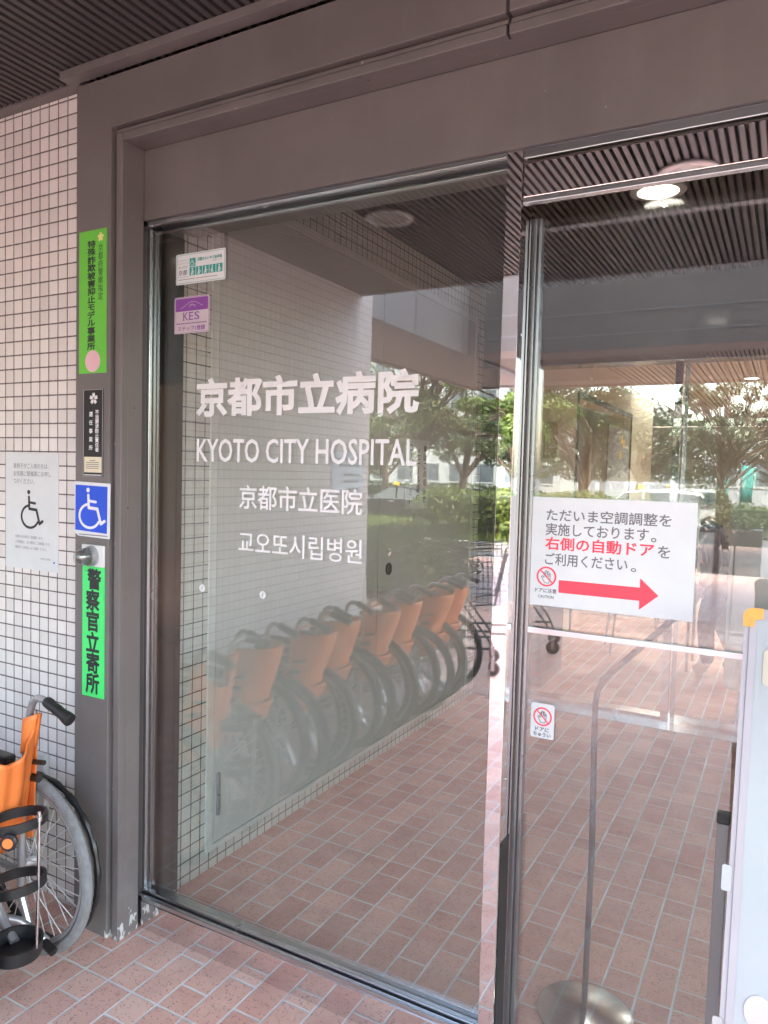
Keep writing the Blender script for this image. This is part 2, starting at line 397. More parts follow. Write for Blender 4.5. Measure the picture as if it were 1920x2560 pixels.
def write_col(mb, s, uc, wd, vtop, vbot, fn, bold=0.0, fill=.9):
    st = (vtop - vbot) / len(s)
    for i, ch in enumerate(s):
        if ch == ' ': continue
        vc = vtop - st * (i + .5); _, _, x0, x1, y0, y1 = glyphs(ch, bold)
        k = min(wd, st * fill); ww = (x1 - x0) * k * .5; hh = (y1 - y0) * st * fill * .5
        if ch == 'ー': write(mb, ch, uc - wd * .08, uc + wd * .08, vc - st * .4, vc + st * .4, fn, bold, True)
        else: write(mb, ch, uc - (x1 - x0) * wd * .5, uc + (x1 - x0) * wd * .5, vc - hh, vc + hh, fn, bold)
def fy(y): return lambda u, v, w: (u, y - w, v)                # on a plane that faces -Y
def fx(x): return lambda u, v, w: (x + w, u, v)                # on a plane that faces +X, u = y
def stroke(mb, pts, wd, fn, d=.0006, closed=False):
    n = len(pts)
    for i in range(n if closed else n - 1):
        (a, b), (c, e) = pts[i], pts[(i + 1) % n]; L = math.hypot(c - a, e - b) or 1e-9; px, py = -(e - b) / L * wd / 2, (c - a) / L * wd / 2
        q = d * (1 + .08 * (i % 3))
        mb.prism([(a + px, b + py), (c + px, e + py), (c - px, e - py), (a - px, b - py)], fn, q)
    for i, (a, b) in enumerate(pts): mb.prism([(a + wd / 2 * math.cos(t * math.pi / 5), b + wd / 2 * math.sin(t * math.pi / 5)) for t in range(10)], fn, d * (1.3 + .05 * (i % 2)))
def arc(cx, cy, rx, ry, a0, a1, n=20): return [(cx + rx * math.cos(R(a0 + (a1 - a0) * i / n)), cy + ry * math.sin(R(a0 + (a1 - a0) * i / n))) for i in range(n + 1)]
def rrect(u0, v0, u1, v1, r, n=5):
    p = []
    for cx, cy, a in ((u1 - r, v1 - r, 0), (u0 + r, v1 - r, 90), (u0 + r, v0 + r, 180), (u1 - r, v0 + r, 270)): p += arc(cx, cy, r, r, a, a + 90, n)
    return p
def disc(mb, u, v, r, fn, d=.0006, n=24, ry=None): mb.prism([(u + r * math.cos(2 * math.pi * i / n), v + (ry or r) * math.sin(2 * math.pi * i / n)) for i in range(n)], fn, d)
def annulus(mb, u, v, r, wd, fn, d=.0006, n=40):
    for i in range(n):
        a, b = 2 * math.pi * i / n, 2 * math.pi * (i + 1) / n
        mb.prism([(u + (r + wd / 2) * math.cos(a), v + (r + wd / 2) * math.sin(a)), (u + (r + wd / 2) * math.cos(b), v + (r + wd / 2) * math.sin(b)), (u + (r - wd / 2) * math.cos(b), v + (r - wd / 2) * math.sin(b)), (u + (r - wd / 2) * math.cos(a), v + (r - wd / 2) * math.sin(a))], fn, d)
def wheelchair_symbol(mb, u0, v0, W, H, fn):
    U = lambda x: u0 + x * W; V = lambda y: v0 + y * H; P = lambda *q: [(U(x), V(y)) for x, y in q]; t = .075 * H
    disc(mb, U(.36), V(.925), .055 * H, fn, .0009)
    stroke(mb, P((.37, .80), (.385, .52)), t, fn); stroke(mb, P((.38, .665), (.66, .645)), t * .85, fn)
    stroke(mb, P((.39, .50), (.72, .48), (.86, .13), (1.0, .20)), t, fn)
    stroke(mb, [(U(.42 + .40 * math.cos(R(a))), V(.30 + .285 * math.sin(R(a)))) for a in range(105, 345, 12)], t * .85, fn)
def blossom(mb, u, v, r, fn, d=.0006):
    for i in range(5):
        a = R(90 + 72 * i); ca, sa = math.cos(a), math.sin(a)
        mb.prism([(u + (x * ca - y * sa) * r, v + (x * sa + y * ca) * r) for x, y in ((.12, 0), (.5, -.30), (.95, -.22), (.82, 0), (.95, .22), (.5, .30))], fn, d)
def no_touch(mbk, mbr, u, v, r, fn):
    hp = [(-.18, -.62), (.22, -.66), (.36, -.30), (.40, .30), (.30, .32), (.24, -.02), (.22, .52), (.10, .54), (.07, .02), (.02, .60), (-.11, .58), (-.10, .0), (-.18, .42), (-.29, .38), (-.24, -.12), (-.44, .06), (-.52, -.04), (-.30, -.40)]
    stroke(mbk, [(u + a * r, v + b * r) for a, b in hp], r * .055, fn, .0004, True)
    annulus(mbr, u, v, r * .92, r * .16, fn, .0007); stroke(mbr, [(u - .62 * r, v + .62 * r), (u + .62 * r, v - .62 * r)], r * .12, fn, .0008)

# ================================================================== GROUND
struct(MB().grid([[(-9.5, 1.742, 0), (7, 1.742, 0)], [(-9.5, -9.6, 0), (7, -9.6, 0)]]).build('paving', 'floor_out'))
struct(MB().grid([[(-4.0, 21, .001), (7, 21, .001)], [(-4.0, 1.744, .001), (7, 1.744, .001)]]).build('floor', 'floor_in'))
prof = [(60, -.03), (-9.0, -.03), (-9.8, -.06), (-12, -.14), (-18, -.36), (-30, -.40), (-80, -.42), (-700, -.6)]
struct(MB().grid([[(x, y, z) for x in (-500, -60, -20, 0, 20, 60, 500)] for y, z in prof]).build('road', 'asphalt'))
struct(MB().box(-60, -9.76, -.3, 60, -9.6, .004).build('kerb', 'concrete', bevel=.012))
struct(MB().box(-14, -17.2, -.4, -3.0, -12.06, .03).build('grass_island', 'grass', bevel=.05))
struct(MB().box(-14.15, -12.06, -.4, -2.85, -11.9, .06).build('island_kerb', 'concrete', bevel=.015))
struct(MB().box(-90, -75, -.6, -3.5, -27.0, -.2).build('lawn', 'grass', bevel=.1))
struct(MB().box(-3.0, -75, -.6, 60, -31.0, -.2).build('far_lawn', 'grass', bevel=.1))
def marking(pts, wd):
    mb = MB()
    for (x0, y0), (x1, y1) in pts:
        L = math.hypot(x1 - x0, y1 - y0); px, py = -(y1 - y0) / L * wd / 2, (x1 - x0) / L * wd / 2
        mb.add([(x0 + px, y0 + py, -.375), (x1 + px, y1 + py, -.375), (x1 - px, y1 - py, -.375), (x0 - px, y0 - py, -.375)], [(0, 1, 2, 3)])
    return mb
struct(marking([((-8, -25.6), (8, -26.8)), ((-3, -19.5), (8, -19.5))], .14).build('road_marking', M['whitebld']))

# ================================================================== FACADE
w1 = tag(MB().box(-2.95, 1.709, 0, -2.02, 1.93, 2.784).build('tiled_wall', 'tile'), 'cream mosaic tiled wall with dark joints to the left of the brown entrance frame', 'wall')
w2 = tag(MB().box(-8.5, -1.12, 0, -2.70, 1.706, 5.5).build('tiled_wall', 'tile'), 'tiled building block whose side stands behind the row of wheelchairs, seen in the glass', 'wall')
MB().box(-2.71, -1.124, 0, -2.694, -1.09, .78).build('corner_guard', 'palegreypanel', w2, bevel=.004)
w3 = tag(MB().box(2.42, 1.709, 0, 7, 1.93, 2.784).build('tiled_wall', 'tile'), 'cream tiled wall to the right of the entrance, hidden past the whiteboard', 'wall')
tag(MB().box(-40, 1.96, 2.93, 40, 21, 24).build('upper_building', 'tile'), 'unseen tiled upper storeys of the hospital, made tall to shade the forecourt', 'building')  # out of view; keeps skylight out of the rooms, height set to shade the forecourt

# entrance frame: painted metal surround
FR = thing('entrance_frame', (-1.95, 1.7, 0), 'dark brown painted metal door surround with a deep header and worn foot', 'door frame')
mb = MB().prism([(-2.047, 0), (-1.893, 0), (-1.893, 2.598), (-.614, 2.598), (-.614, 2.752), (-2.047, 2.752)], fy(1.636 + .319), .319); mb.build('surround', 'worn', FR, bevel=.0025)
mb = MB().box(-.606, 1.636, 2.599, 2.42, 1.955, 2.752); mb.build('header', 'brown', FR, bevel=.0025)
MB().box(2.25, 1.636, 0, 2.42, 1.955, 2.597).build('jamb', 'brown', FR, bevel=.0025)
# recessed groove behind the trim
MB().box(-1.893, 1.668, 0, -1.866, 1.76, 2.597).box(-1.866, 1.668, 2.571, 2.25, 1.76, 2.597).build('groove', 'brown_dark', FR)
mb = MB()
for (xa, za, y) in ((-1.889, 2.593, 1.655), (-1.872, 2.576, 1.641)):
    pass
mb.box(-1.889, 1.652, 0, -1.878, 1.668, 2.5935).box(-1.878, 1.652, 2.5825, -.613, 1.668, 2.5935).box(-.607, 1.652, 2.5825, 2.25, 1.668, 2.5935)
mb.box(-1.8725, 1.641, 0, -1.846, 1.668, 2.5755).box(-1.846, 1.641, 2.551, -.613, 1.668, 2.5755).box(-.607, 1.641, 2.551, 2.25, 1.668, 2.5755)
mb.box(-1.866, 1.668, 0, -1.8475, 1.729, 2.5715).box(-1.8475, 1.668, 2.5525, 2.25, 1.729, 2.5715)
mb.build('trim', 'worn', FR, bevel=.003)
MB().box(-1.8475, 1.729, 2.3345, 2.25, 1.80, 2.5525).build('transom_panel', 'brown', FR)
MB().box(-1.8475, 1.80, 2.345, 2.25, 1.953, 2.9).build('inner_header', 'brown', FR)
MB().box(-1.893, 1.742, 0, -1.8665, 1.80, 2.332).build('inner_jamb', 'brown', FR)
MB().box(-1.893, 1.801, 0, -1.8885, 1.953, 2.344).build('jamb_lining', 'bronze', FR)
for x, y, z in ((-1.882, 1.6515, .5), (-1.882, 1.6515, 1.3), (-1.882, 1.6515, 1.62), (-1.0, 1.6515, 2.588)):
    MB().lathe((x, y, z), (0, -1, 0), [(0, .0035), (.0012, .0032), (.0016, .0015)], 10).build('screw', 'silver', FR)
# joint in the header
MB().box(-.6135, 1.640, 2.599, -.6065, 1.70, 2.752).build('joint', 'brown_dark', FR)

# louvred soffit outside
LV = thing('louvre_soffit', (0, .4, 2.79), 'dark brown slatted ceiling outside above the entrance', 'ceiling')
def slats(x0, x1, y0, y1, z, pitch=.033, wd=.0182, h=.040):
    mb = MB(); n = int((x1 - x0) / pitch)
    for i in range(n): mb.box(x0 + i * pitch, y0, z, x0 + i * pitch + wd, y1, z + h)
    return mb
slats(-2.69, 3.2, -.93, 1.70, 2.79).build('slats', 'brown_slat', LV)
MB().box(-2.695, -.93, 2.829, 3.2, 1.955, 2.86).build('backing', 'blackgap', LV)
MB().box(-2.695, 1.668, 2.784, -2.09, 1.7085, 2.81).box(-2.085, 1.598, 2.764, 2.5, 1.642, 2.789).box(-2.085, 1.642, 2.764, -2.05, 1.705, 2.789).build('edge_trim', 'brown', LV, bevel=.002)
MB().box(-2.70, -.975, 2.785, 3.2, -.932, 3.95).build('end_riser', 'fascia', LV)

def downlight(x, y, z, label, lit=False, r=.085):
    t = thing('downlight', (x, y, z), label, 'ceiling light')
    MB().lathe((x, y, z - .012), (0, 0, 1), [(.008, r), (0, r * 1.02), (0, r * 1.28), (.003, r * 1.36), (.0115, r * 1.36)], 36, False).build('bezel', 'palegreypanel' if lit else 'bezel', t, smooth=True)
    MB().lathe((x, y, z - .014), (0, 0, 1), [(.0115, r * 1.0), (.006, r * .72), (.0115, r * .4), (.008, r * .05)], 28).build('lens', 'lamp' if lit else 'lens', t, smooth=True)
    MB().lathe((x, y, z - .0014), (0, 0, 1), [(0, r * 1.33), (.0018, r * 1.33)], 36).build('housing', 'brown_dark', t)  # hidden disc added to stop lens light leaking up between the slats
    if lit:
        L = bpy.data.lights.new('downlight_beam', 'SPOT'); L.energy = lit; L.spot_size = R(150); L.spot_blend = .8; L.shadow_soft_size = .012; L.color = (1, .95, .88)
        o = bpy.data.objects.new('downlight_beam', L); COL.objects.link(o); o.location = (0, 0, -.0165); o.parent = t
    return t
downlight(-1.76, .36, 2.789, 'unlit round downlight in the outdoor slatted ceiling near the tiled side wall')
downlight(-.415, .265, 2.789, 'unlit round downlight in the outdoor slatted ceiling in front of the sliding door')

# driveway canopy
CN = thing('driveway_canopy', (0, -4, 2.9), 'large pale driveway canopy reflected in the glass front', 'canopy')
MB().box(-3.42, -7.0, 2.9, -3.25, -1.125, 3.95).build('side_beam', 'fascia', CN, bevel=.008)
for y in (-2.92, -4.1): MB().box(-3.25, y - .005, 2.9, -3.247, y + .005, 3.95).build('beam_joint', 'brown_dark', CN)
MB().box(-3.25, -4.42, 2.9, 1.6, -4.25, 3.95).build('front_beam', 'soffit', CN, bevel=.008)
for z in (3.28, 3.05): MB().box(-3.25, -4.249, z, 1.6, -4.245, z + .013).build('beam_joint', 'whitebld', CN)
MB().box(1.45, -7.0, 2.9, 1.6, -4.42, 3.95).build('side_beam', 'fascia', CN)
mb = MB().box(-4.5, -7.4, 2.93, -3.42, -1.125, 3.05).box(-3.42, -7.4, 2.93, 1.6, -6.85, 3.05).box(-3.42, -4.9, 2.93, 1.6, -4.42, 3.05).box(-4.54, -7.44, 2.90, -4.46, -1.125, 3.3).box(-4.46, -7.44, 2.90, 1.6, -7.36, 3.3)
mb.build('outer_soffit', 'soffit', CN)
slats(-3.4, 1.55, -6.85, -4.9, 2.935, .045, .028, .02).build('slats', 'soffit', CN)
MB().box(-3.42, -6.85, 2.97, 1.6, -4.9, 3.05).build('slat_backing', 'blackgap', CN)
for x in (1.1,):
    for y in (-6.9,): MB().box(x, y - .25, 0, x + .5, y + .25, 2.93).build('column', 'tile', CN, bevel=.01)

# wall services
t = tag(MB().box(-2.345, 1.686, .31, -2.272, 1.7085, .515).build('outlet_box', 'steel', bevel=.004), 'small grey box low on the tiled wall behind the wheelchair wheel', 'outlet')

# ================================================================== GLASS FRONT
GY = 1.776
PN = thing('glass_pane', (-1.26, GY, 0), 'tall fixed glass pane with white hospital lettering in its steel channel', 'window')
MB().box(-1.8655, GY, .085, -.6385, GY + .008, 2.332).build('pane', 'glass', PN)
MB().box(-1.8462, 1.735, 0, -.6375, 1.81, .093).build('sill', 'mirror', PN, bevel=.002)
mb = MB().box(-1.8655, 1.737, .0935, -.6385, 1.752, .108).box(-1.8655, 1.758, .0935, -.6385, 1.7755, .118).box(-1.8655, 1.7845, .0935, -.6385, 1.808, .108)
mb.box(-1.8662, 1.7605, .118, -1.852, 1.7755, 2.318).box(-1.8655, 1.7845, .118, -1.852, 1.80, 2.318)
mb.box(-1.8655, 1.738, 2.320, -.6385, 1.752, 2.3335).box(-1.8655, 1.7845, 2.31, -.6385, 1.80, 2.3335)
mb.build('channel', 'alu', PN, bevel=.0015)
MB().box(-1.8655, 1.752, .0935, -.6385, 1.758, .100).box(-1.8520, 1.7755, .118, -1.8485, GY - .0002, 2.312).build('gasket', 'brown_dark', PN)
fn = fy(GY)
for s, u0, u1, v0, v1, b in (('京都市立病院', -1.662, -.874, 1.709, 1.832, .034), ('KYOTO CITY HOSPITAL', -1.655, -.876, 1.570, 1.643, .012), ('京都市立医院', -1.480, -1.041, 1.429, 1.503, .012), ('교오또시립병원', -1.480, -1.039, 1.292, 1.361, .006)):
    mb = MB(); write(mb, s, u0, u1, v0, v1, fn, b); mb.build('lettering', 'whitevinyl', PN)
for i, (u, v) in enumerate(((-1.625, 1.168), (-1.383, 1.171))):
    mb = MB(); disc(mb, u, v, .0115, fn, .001); o = mb.build('round_sticker', 'white')
    tag(o, ['small round white dot sticker on the glass over the steel panel edge', 'small round white dot sticker on the glass, the right one of two'][i], 'sticker', 'round dot stickers on the glass')
    m2 = MB(); stroke(m2, [(u - .006, v - .004), (u + .006, v + .005)], .0012, fy(GY - .001)); stroke(m2, [(u + .001, v - .007), (u - .001, v + .007)], .0012, fy(GY - .001)); m2.build('scratch', 'greyink', o)

MU = thing('mullion', (-.617, 1.78, 0), 'slim mirror polished steel post between the fixed pane and the sliding door', 'post')
MB().box(-.637, 1.740, 0, -.5965, 1.822, 2.333).build('post', 'mirror', MU, bevel=.0015)
MB().box(-.5964, 1.752, .02, -.5945, 1.812, .62).build('inset', 'black', MU)
for z in (.78, 1.9): MB().lathe((-.5962, 1.775, z), (1, 0, 0), [(0, .005), (.001, .0045), (.0012, .002)], 12).build('screw', 'chrome', MU)

# transom box above the sliding doors
TR = thing('door_operator', (.6, 1.77, 2.2), 'mirror polished sliding door operator cover reflecting the slatted soffit', 'door operator')
MB().box(-.5945, 1.745, 2.221, 2.25, 1.765, 2.300).build('cover', 'mirror', TR, bevel=.001)
MB().box(-.5945, 1.741, 2.205, 2.25, 1.762, 2.2195).build('rail', 'alu', TR, bevel=.002)
MB().box(-.5945, 1.738, 2.309, 2.25, 1.755, 2.334).build('top_rail', 'alu', TR, bevel=.002)
MB().box(-.5945, 1.765, 2.300, 2.25, 1.80, 2.3095).build('slot', 'blackgap', TR)

def sliding_door(x0, x1, y, label, stick=True):
    t = thing('sliding_door', ((x0 + x1) / 2, y, 0), label, 'door', 'glass sliding door leaves of the entrance')
    MB().box(x0 + .003, y, .03, x1 - .003, y + .008, 2.33).build('pane', 'glass', t)
    MB().box(x0 - .004, y - .012, .012, x0 + .010, y + .02, 2.2).box(x0 + .0145, y - .008, .012, x0 + .022, y + .016, 2.2).box(x1 - .022, y - .012, .012, x1, y + .02, 2.2).build('stile', 'stile_metal', t, bevel=.001)
    MB().box(x0 + .022, y - .010, 1.148, x1 - .022, y - .0005, 1.163).build('push_bar', 'alu', t, bevel=.001)
    MB().box(x0 + .022, y - .010, .012, x1 - .022, y + .018, .055).build('bottom_rail', 'chrome', t, bevel=.001)
    return t
sliding_door(-.597, .42, 1.85, 'left glass sliding door leaf with the paper notice and a horizontal bar')
sliding_door(.43, 1.45, 1.85, 'right glass sliding door leaf past the whiteboard')
P2 = thing('glass_pane', (1.86, 1.85, 0), 'plain fixed glass pane at the right end of the entrance', 'window')
MB().box(1.47, 1.80, .09, 2.25, 1.808, 2.2).build('pane', 'glass', P2); MB().box(1.455, 1.74, 0, 2.25, 1.82, .092).box(1.455, 1.74, .092, 1.47, 1.82, 2.2).build('channel', 'chrome', P2)
struct(MB().box(-.595, 1.80, -.01, 1.455, 1.90, .006).build('door_track', 'alu'))

# ================================================================== NOTICES ON THE DOOR
ND = 1.8492
NO = tag(MB().box(-.583, ND - .0008, 1.221, -.1825, ND, 1.499).build('paper_notice', 'white'), 'large laminated white notice with a red arrow on the sliding door glass', 'notice')
fn = fy(ND - .001)
def sheared(u, v): return v
k = MB(); r_ = MB()
def ln(mb, s, u0, u1, v0, v1, b=.012): write(mb, s, u0, u1, v0, v1, fn, b)
ln(k, 'ただいま空調調整を', -.538, -.238, 1.439, 1.470); ln(k, '実施しております', -.539, -.288, 1.402, 1.434); ln(k, '。', -.283, -.270, 1.401, 1.412)
ln(r_, '右側の自動ドア', -.539, -.274, 1.365, 1.399, .022); ln(k, 'を', -.266, -.238, 1.365, 1.394)
ln(k, 'ご利用ください', -.538, -.334, 1.326, 1.358); ln(k, '。', -.326, -.313, 1.326, 1.336)
no_touch(k, r_, -.5325, 1.296, .0255, fn)
ln(k, 'ドアに注意', -.561, -.505, 1.254, 1.266, .02); ln(k, 'CAUTION', -.553, -.512, 1.240, 1.248, .015)
r_.prism([(-.500, 1.258), (-.303, 1.258), (-.303, 1.236), (-.260, 1.274), (-.303, 1.3125), (-.303, 1.290), (-.500, 1.290)], fn, .0006)
k.build('lettering', 'greyink', NO); r_.build('red_print', 'red', NO)
lam = MB(); stroke(lam, [(-.585, 1.219), (-.1805, 1.219), (-.1805, 1.501), (-.585, 1.501)], .005, fy(ND), .0003, True); lam.build('laminate_edge', 'dome', NO)

SD = MB(); SD.prism(rrect(-.560, .8755, -.4985, .966, .006), fy(1.8495), .0008); SD = tag(SD.build('caution_sticker', 'white'), 'small white rounded sticker with a crossed out hand low on the sliding door', 'sticker')
k = MB(); r_ = MB(); fn = fy(1.8486); no_touch(k, r_, -.529, .932, .0245, fn)
write(k, 'ドアに', -.547, -.511, .893, .904, fn, .02); write(k, 'ちゅうい', -.552, -.506, .8795, .8905, fn, .02)
k.build('lettering', 'ink', SD); r_.build('red_print', 'red', SD)

# ================================================================== STICKERS ON THE FIXED PANE
PS = MB(); PS.prism(rrect(-1.752, 2.1315, -1.547, 2.227, .006), fy(GY), .0008); PS = tag(PS.build('parking_sticker', 'white'), 'white and teal parking permit sticker with pictograms at the top of the glass', 'sticker')
fn = fy(GY - .001); g = MB(); k = MB(); wv = MB()
stroke(g, rrect(-1.748, 2.1355, -1.551, 2.223, .005), .0012, fn, .0003, True)
write(k, 'みんなでつくる', -1.743, -1.700, 2.195, 2.201, fn); write(k, 'あったか', -1.741, -1.702, 2.181, 2.191, fn); write(k, '京都', -1.741, -1.704, 2.160, 2.177, fn, .01)
write(g, '京都おもいやり駐車場', -1.661, -1.562, 2.199, 2.210, fn, .01); write(k, 'を実施しています', -1.60, -1.562, 2.192, 2.1965, fn)
for u0, u1 in ((-1.743, -1.672), (-1.668, -1.58)): k.box(u0, GY - .0013, 2.146, u1, GY - .001, 2.1475)
stroke(k, [(-1.745, 2.207), (-1.700, 2.207)], .0008, fn, .0003); stroke(k, [(-1.745, 2.155), (-1.700, 2.155)], .0008, fn, .0003)
sq = [(-1.694, 2.185)] + [(-1.694 + .0275 * i, 2.157) for i in range(5)]
for i, (u, v) in enumerate(sq):
    g.prism([(u, v), (u + .0245, v), (u + .0245, v + .0255), (u, v + .0255)], fn, .0004); q = fy(GY - .0016); c = u + .012
    if i == 0: wheelchair_symbol(wv, u + .004, v + .002, .017, .022, q)
    else:
        disc(wv, c, v + .0205, .003, q); stroke(wv, [(c, v + .015), (c - .001, v + .009), (c - .003, v + .003)], .0045, q); stroke(wv, [(c, v + .009), (c + .003, v + .003)], .003, q)
        stroke(wv, [(c + .001, v + .014), (c + (.007 if i != 4 else -.006), v + .009)], .0025, q)
        if i == 5: stroke(wv, [(c + .007, v + .010), (c + .007, v + .003)], .001, q)
g.build('teal_print', 'teal', PS); k.build('lettering', 'greyink', PS); wv.build('pictogram', 'white', PS)

KS = MB(); KS.prism(rrect(-1.757, 1.977, -1.6095, 2.092, .006), fy(GY), .0008); KS = tag(KS.build('certificate_sticker', 'lilac'), 'lilac and purple square sticker with a mountain line drawing on the glass', 'sticker')
pu = MB(); lt = MB(); k = MB(); fn = fy(GY - .001)
pu.prism(rrect(-1.751, 2.047, -1.6155, 2.087, .004), fn, .0004)
stroke(lt, [(-1.729, 2.055), (-1.712, 2.063), (-1.695, 2.073), (-1.680, 2.076), (-1.664, 2.073), (-1.648, 2.065), (-1.637, 2.060)], .0012, fy(GY - .0015), .0003)
stroke(lt, [(-1.695, 2.066), (-1.665, 2.064)], .001, fy(GY - .0015), .0003); stroke(lt, [(-1.680, 2.072), (-1.684, 2.064), (-1.694, 2.058)], .0012, fy(GY - .0015), .0003); stroke(lt, [(-1.681, 2.066), (-1.668, 2.058)], .0012, fy(GY - .0015), .0003)
for s, u0, u1 in (('K', -1.719, -1.697), ('E', -1.694, -1.676), ('S', -1.672, -1.650)):
    write(k, s, u0, u1, 2.018, 2.043, fn, .006)
    if s != 'S':
        for vv in (2.018, 2.0415): k.box(u0 - .003, GY - .0016, vv, u0 + .006, GY - .001, vv + .0015)
write(k, 'ステップ1登録', -1.742, -1.626, 1.985, 2.000, fn, .022)
for i in range(14): k.box(-1.748 + i * .0092, GY - .0014, 2.0065, -1.748 + i * .0092 + .007, GY - .001, 2.0100)
stroke(k, rrect(-1.754, 1.980, -1.6125, 2.0895, .005), .0008, fn, .0003, True)
pu.build('purple_band', 'purple', KS); lt.build('line_drawing', 'lilac', KS); k.build('lettering', 'purple', KS)

# ================================================================== SIGNS ON THE FRAME
YF = 1.6358
GS = tag(MB().box(-2.033, YF - .002, 1.844, -1.9075, YF, 2.293).build('vertical_sign', 'green1'), 'tall yellow green sign strip with black writing high on the brown frame', 'sign')
fn = fy(YF - .0022); k = MB(); k2 = MB(); b_ = MB()
write_col(k, '特殊詐欺被害抑止モデル事業所', -1.9755, .038, 2.262, 1.917, fn, .03, 1.0)
write_col(k2, '京都府警察指定', -1.934, .024, 2.247, 2.072, fn, .0, 1.0)
blossom(b_, -1.934, 2.268, .015, fn); disc(b_, -1.934, 2.268, .006, fn, .001)
k.build('lettering', 'ink', GS); k2.build('lettering', 'ink', GS); b_.build('blossom_emblem', 'gold', GS)
c_ = MB(); disc(c_, -1.968, 1.882, .0345, fn, .0006, 40); c_.build('round_patch', 'pink', GS)

BS = tag(MB().box(-2.0115, YF - .002, 1.512, -1.9195, YF, 1.793).build('plaque', 'black'), 'narrow black plaque with a white flower crest and cream certificate on the frame', 'plaque')
k = MB(); fn = fy(YF - .0022)
write_col(k, '不当要求防止責任者', -1.9465, .0175, 1.727, 1.593, fn, .03, 1.0); write_col(k, '選任事業所', -1.975, .0175, 1.727, 1.593, fn, .02, .62)
blossom(k, -1.9625, 1.763, .020, fn); stroke(k, rrect(-2.0095, 1.5135, -1.9215, 1.7915, .001), .0008, fn, .0003, True)
for i in range(18): k.box(-2.006 + i * .0045, YF - .0026, 1.517, -2.006 + i * .0045 + .0033, YF - .0022, 1.5205)
k.build('lettering', 'whitevinyl', BS)
ce = MB(); ce.prism([(-2.005, 1.527), (-1.9245, 1.527), (-1.9245, 1.577), (-2.005, 1.577)], fn, .0006); ce = ce.build('certificate', 'cream', BS)
k = MB()
for j in range(5):
    for i in range(9 if j else 4): k.box(-1.995 + i * .0065 + (.0 if j else .018), YF - .0032, 1.564 - j * .0062, -1.995 + i * .0065 + .0048 + (.0 if j else .018), YF - .0028, 1.5665 - j * .0062)
k.build('print', 'greyink', BS)

WS = MB(); WS.prism([(-2.048, 1.331), (-2.030, 1.3195), (-1.8835, 1.3165), (-1.8815, 1.493), (-2.0495, 1.497)], fy(1.6335), .0025); WS = tag(WS.build('accessibility_sign', 'white', bevel=.0008), 'square blue sign with a white wheelchair symbol on the brown frame', 'sign')
bl = MB(); bl.prism([(-2.0435, 1.3385), (-1.895, 1.333), (-1.893, 1.483), (-2.042, 1.486)], fy(1.6308), .0006); bl.build('blue_field', 'blue', WS)
wh = MB(); wheelchair_symbol(wh, -2.025, 1.346, .120, .134, fy(1.6300)); wh.build('symbol', 'whitevinyl', WS)
k = MB()
for i in range(26): k.box(-2.026 + i * .0052, 1.6303, 1.3235, -2.026 + i * .0052 + .004, 1.6308, 1.3268)
k.build('print', 'greyink', WS)

AL = thing('alarm_sign', (-1.958, 1.634, .796), 'tall bright green police call sign with a clear lamp at its top', 'sign')
MB().box(-2.0075, 1.6305, .796, -1.9085, YF - .0002, 1.2225).build('green_plate', 'green2', AL)
MB().box(-2.0095, 1.628, 1.2235, -1.9075, YF - .0002, 1.2935).build('white_plate', 'white', AL, bevel=.002)
k = MB(); write_col(k, '警察官立寄所', -1.958, .064, 1.217, .806, fy(1.6303), .035, 1.02); k.build('lettering', 'ink', AL)
MB().lathe((-1.962, 1.628, 1.2575), (0, -1, 0), [(0, .034), (.008, .034), (.009, .030), (.02, .029)], 28).build('lamp_base', 'silver', AL, smooth=True)
MB().lathe((-1.962, 1.608, 1.2575), (0, -1, 0), [(0, .0285), (.022, .026), (.036, .019), (.043, .009), (.045, .001)], 28).build('lamp_dome', 'dome', AL, smooth=True)
MB().lathe((-1.962, 1.608, 1.2575), (0, -1, 0), [(0, .009), (.018, .008), (.026, .004)], 12).build('bulb', 'silver', AL, smooth=True)

WP = tag(MB().box(-2.514, 1.7045, 1.171, -2.2265, 1.7085, 1.590).build('wall_poster', 'white'), 'white paper poster with a black wheelchair symbol on the cream tiled wall', 'poster')
k = MB(); s_ = MB(); fn = fy(1.7043)
for j, s in enumerate(('車椅子がご入用の方は、', 'お気軽に警備員にお申し', 'つけください。')): write(k, s, -2.468, (-2.275, -2.262, -2.352)[j], 1.532 - j * .0275, 1.551 - j * .0275, fn)
wheelchair_symbol(s_, -2.425, 1.319, .118, .140, fn)
g_ = MB()
for j, s in enumerate(('在庫なれの節はご容赦願います。', 'ご利用後は、元の場所にご返却願います。', '敷地外への持出しはご遠慮ください。')): write(g_, s, -2.458, (-2.305, -2.265, -2.285)[j], 1.2815 - j * .0195, 1.2925 - j * .0195, fn)
write(g_, '京都市立病院', -2.318, -2.265, 1.210, 1.2175, fn)
k.build('lettering', 'greyink', WP); g_.build('small_print', 'greyink', WP); s_.build('symbol', 'ink', WP)
d_ = MB(); disc(d_, -2.245, 1.2045, .004, fn); d_.build('blue_dot', 'blue', WP)

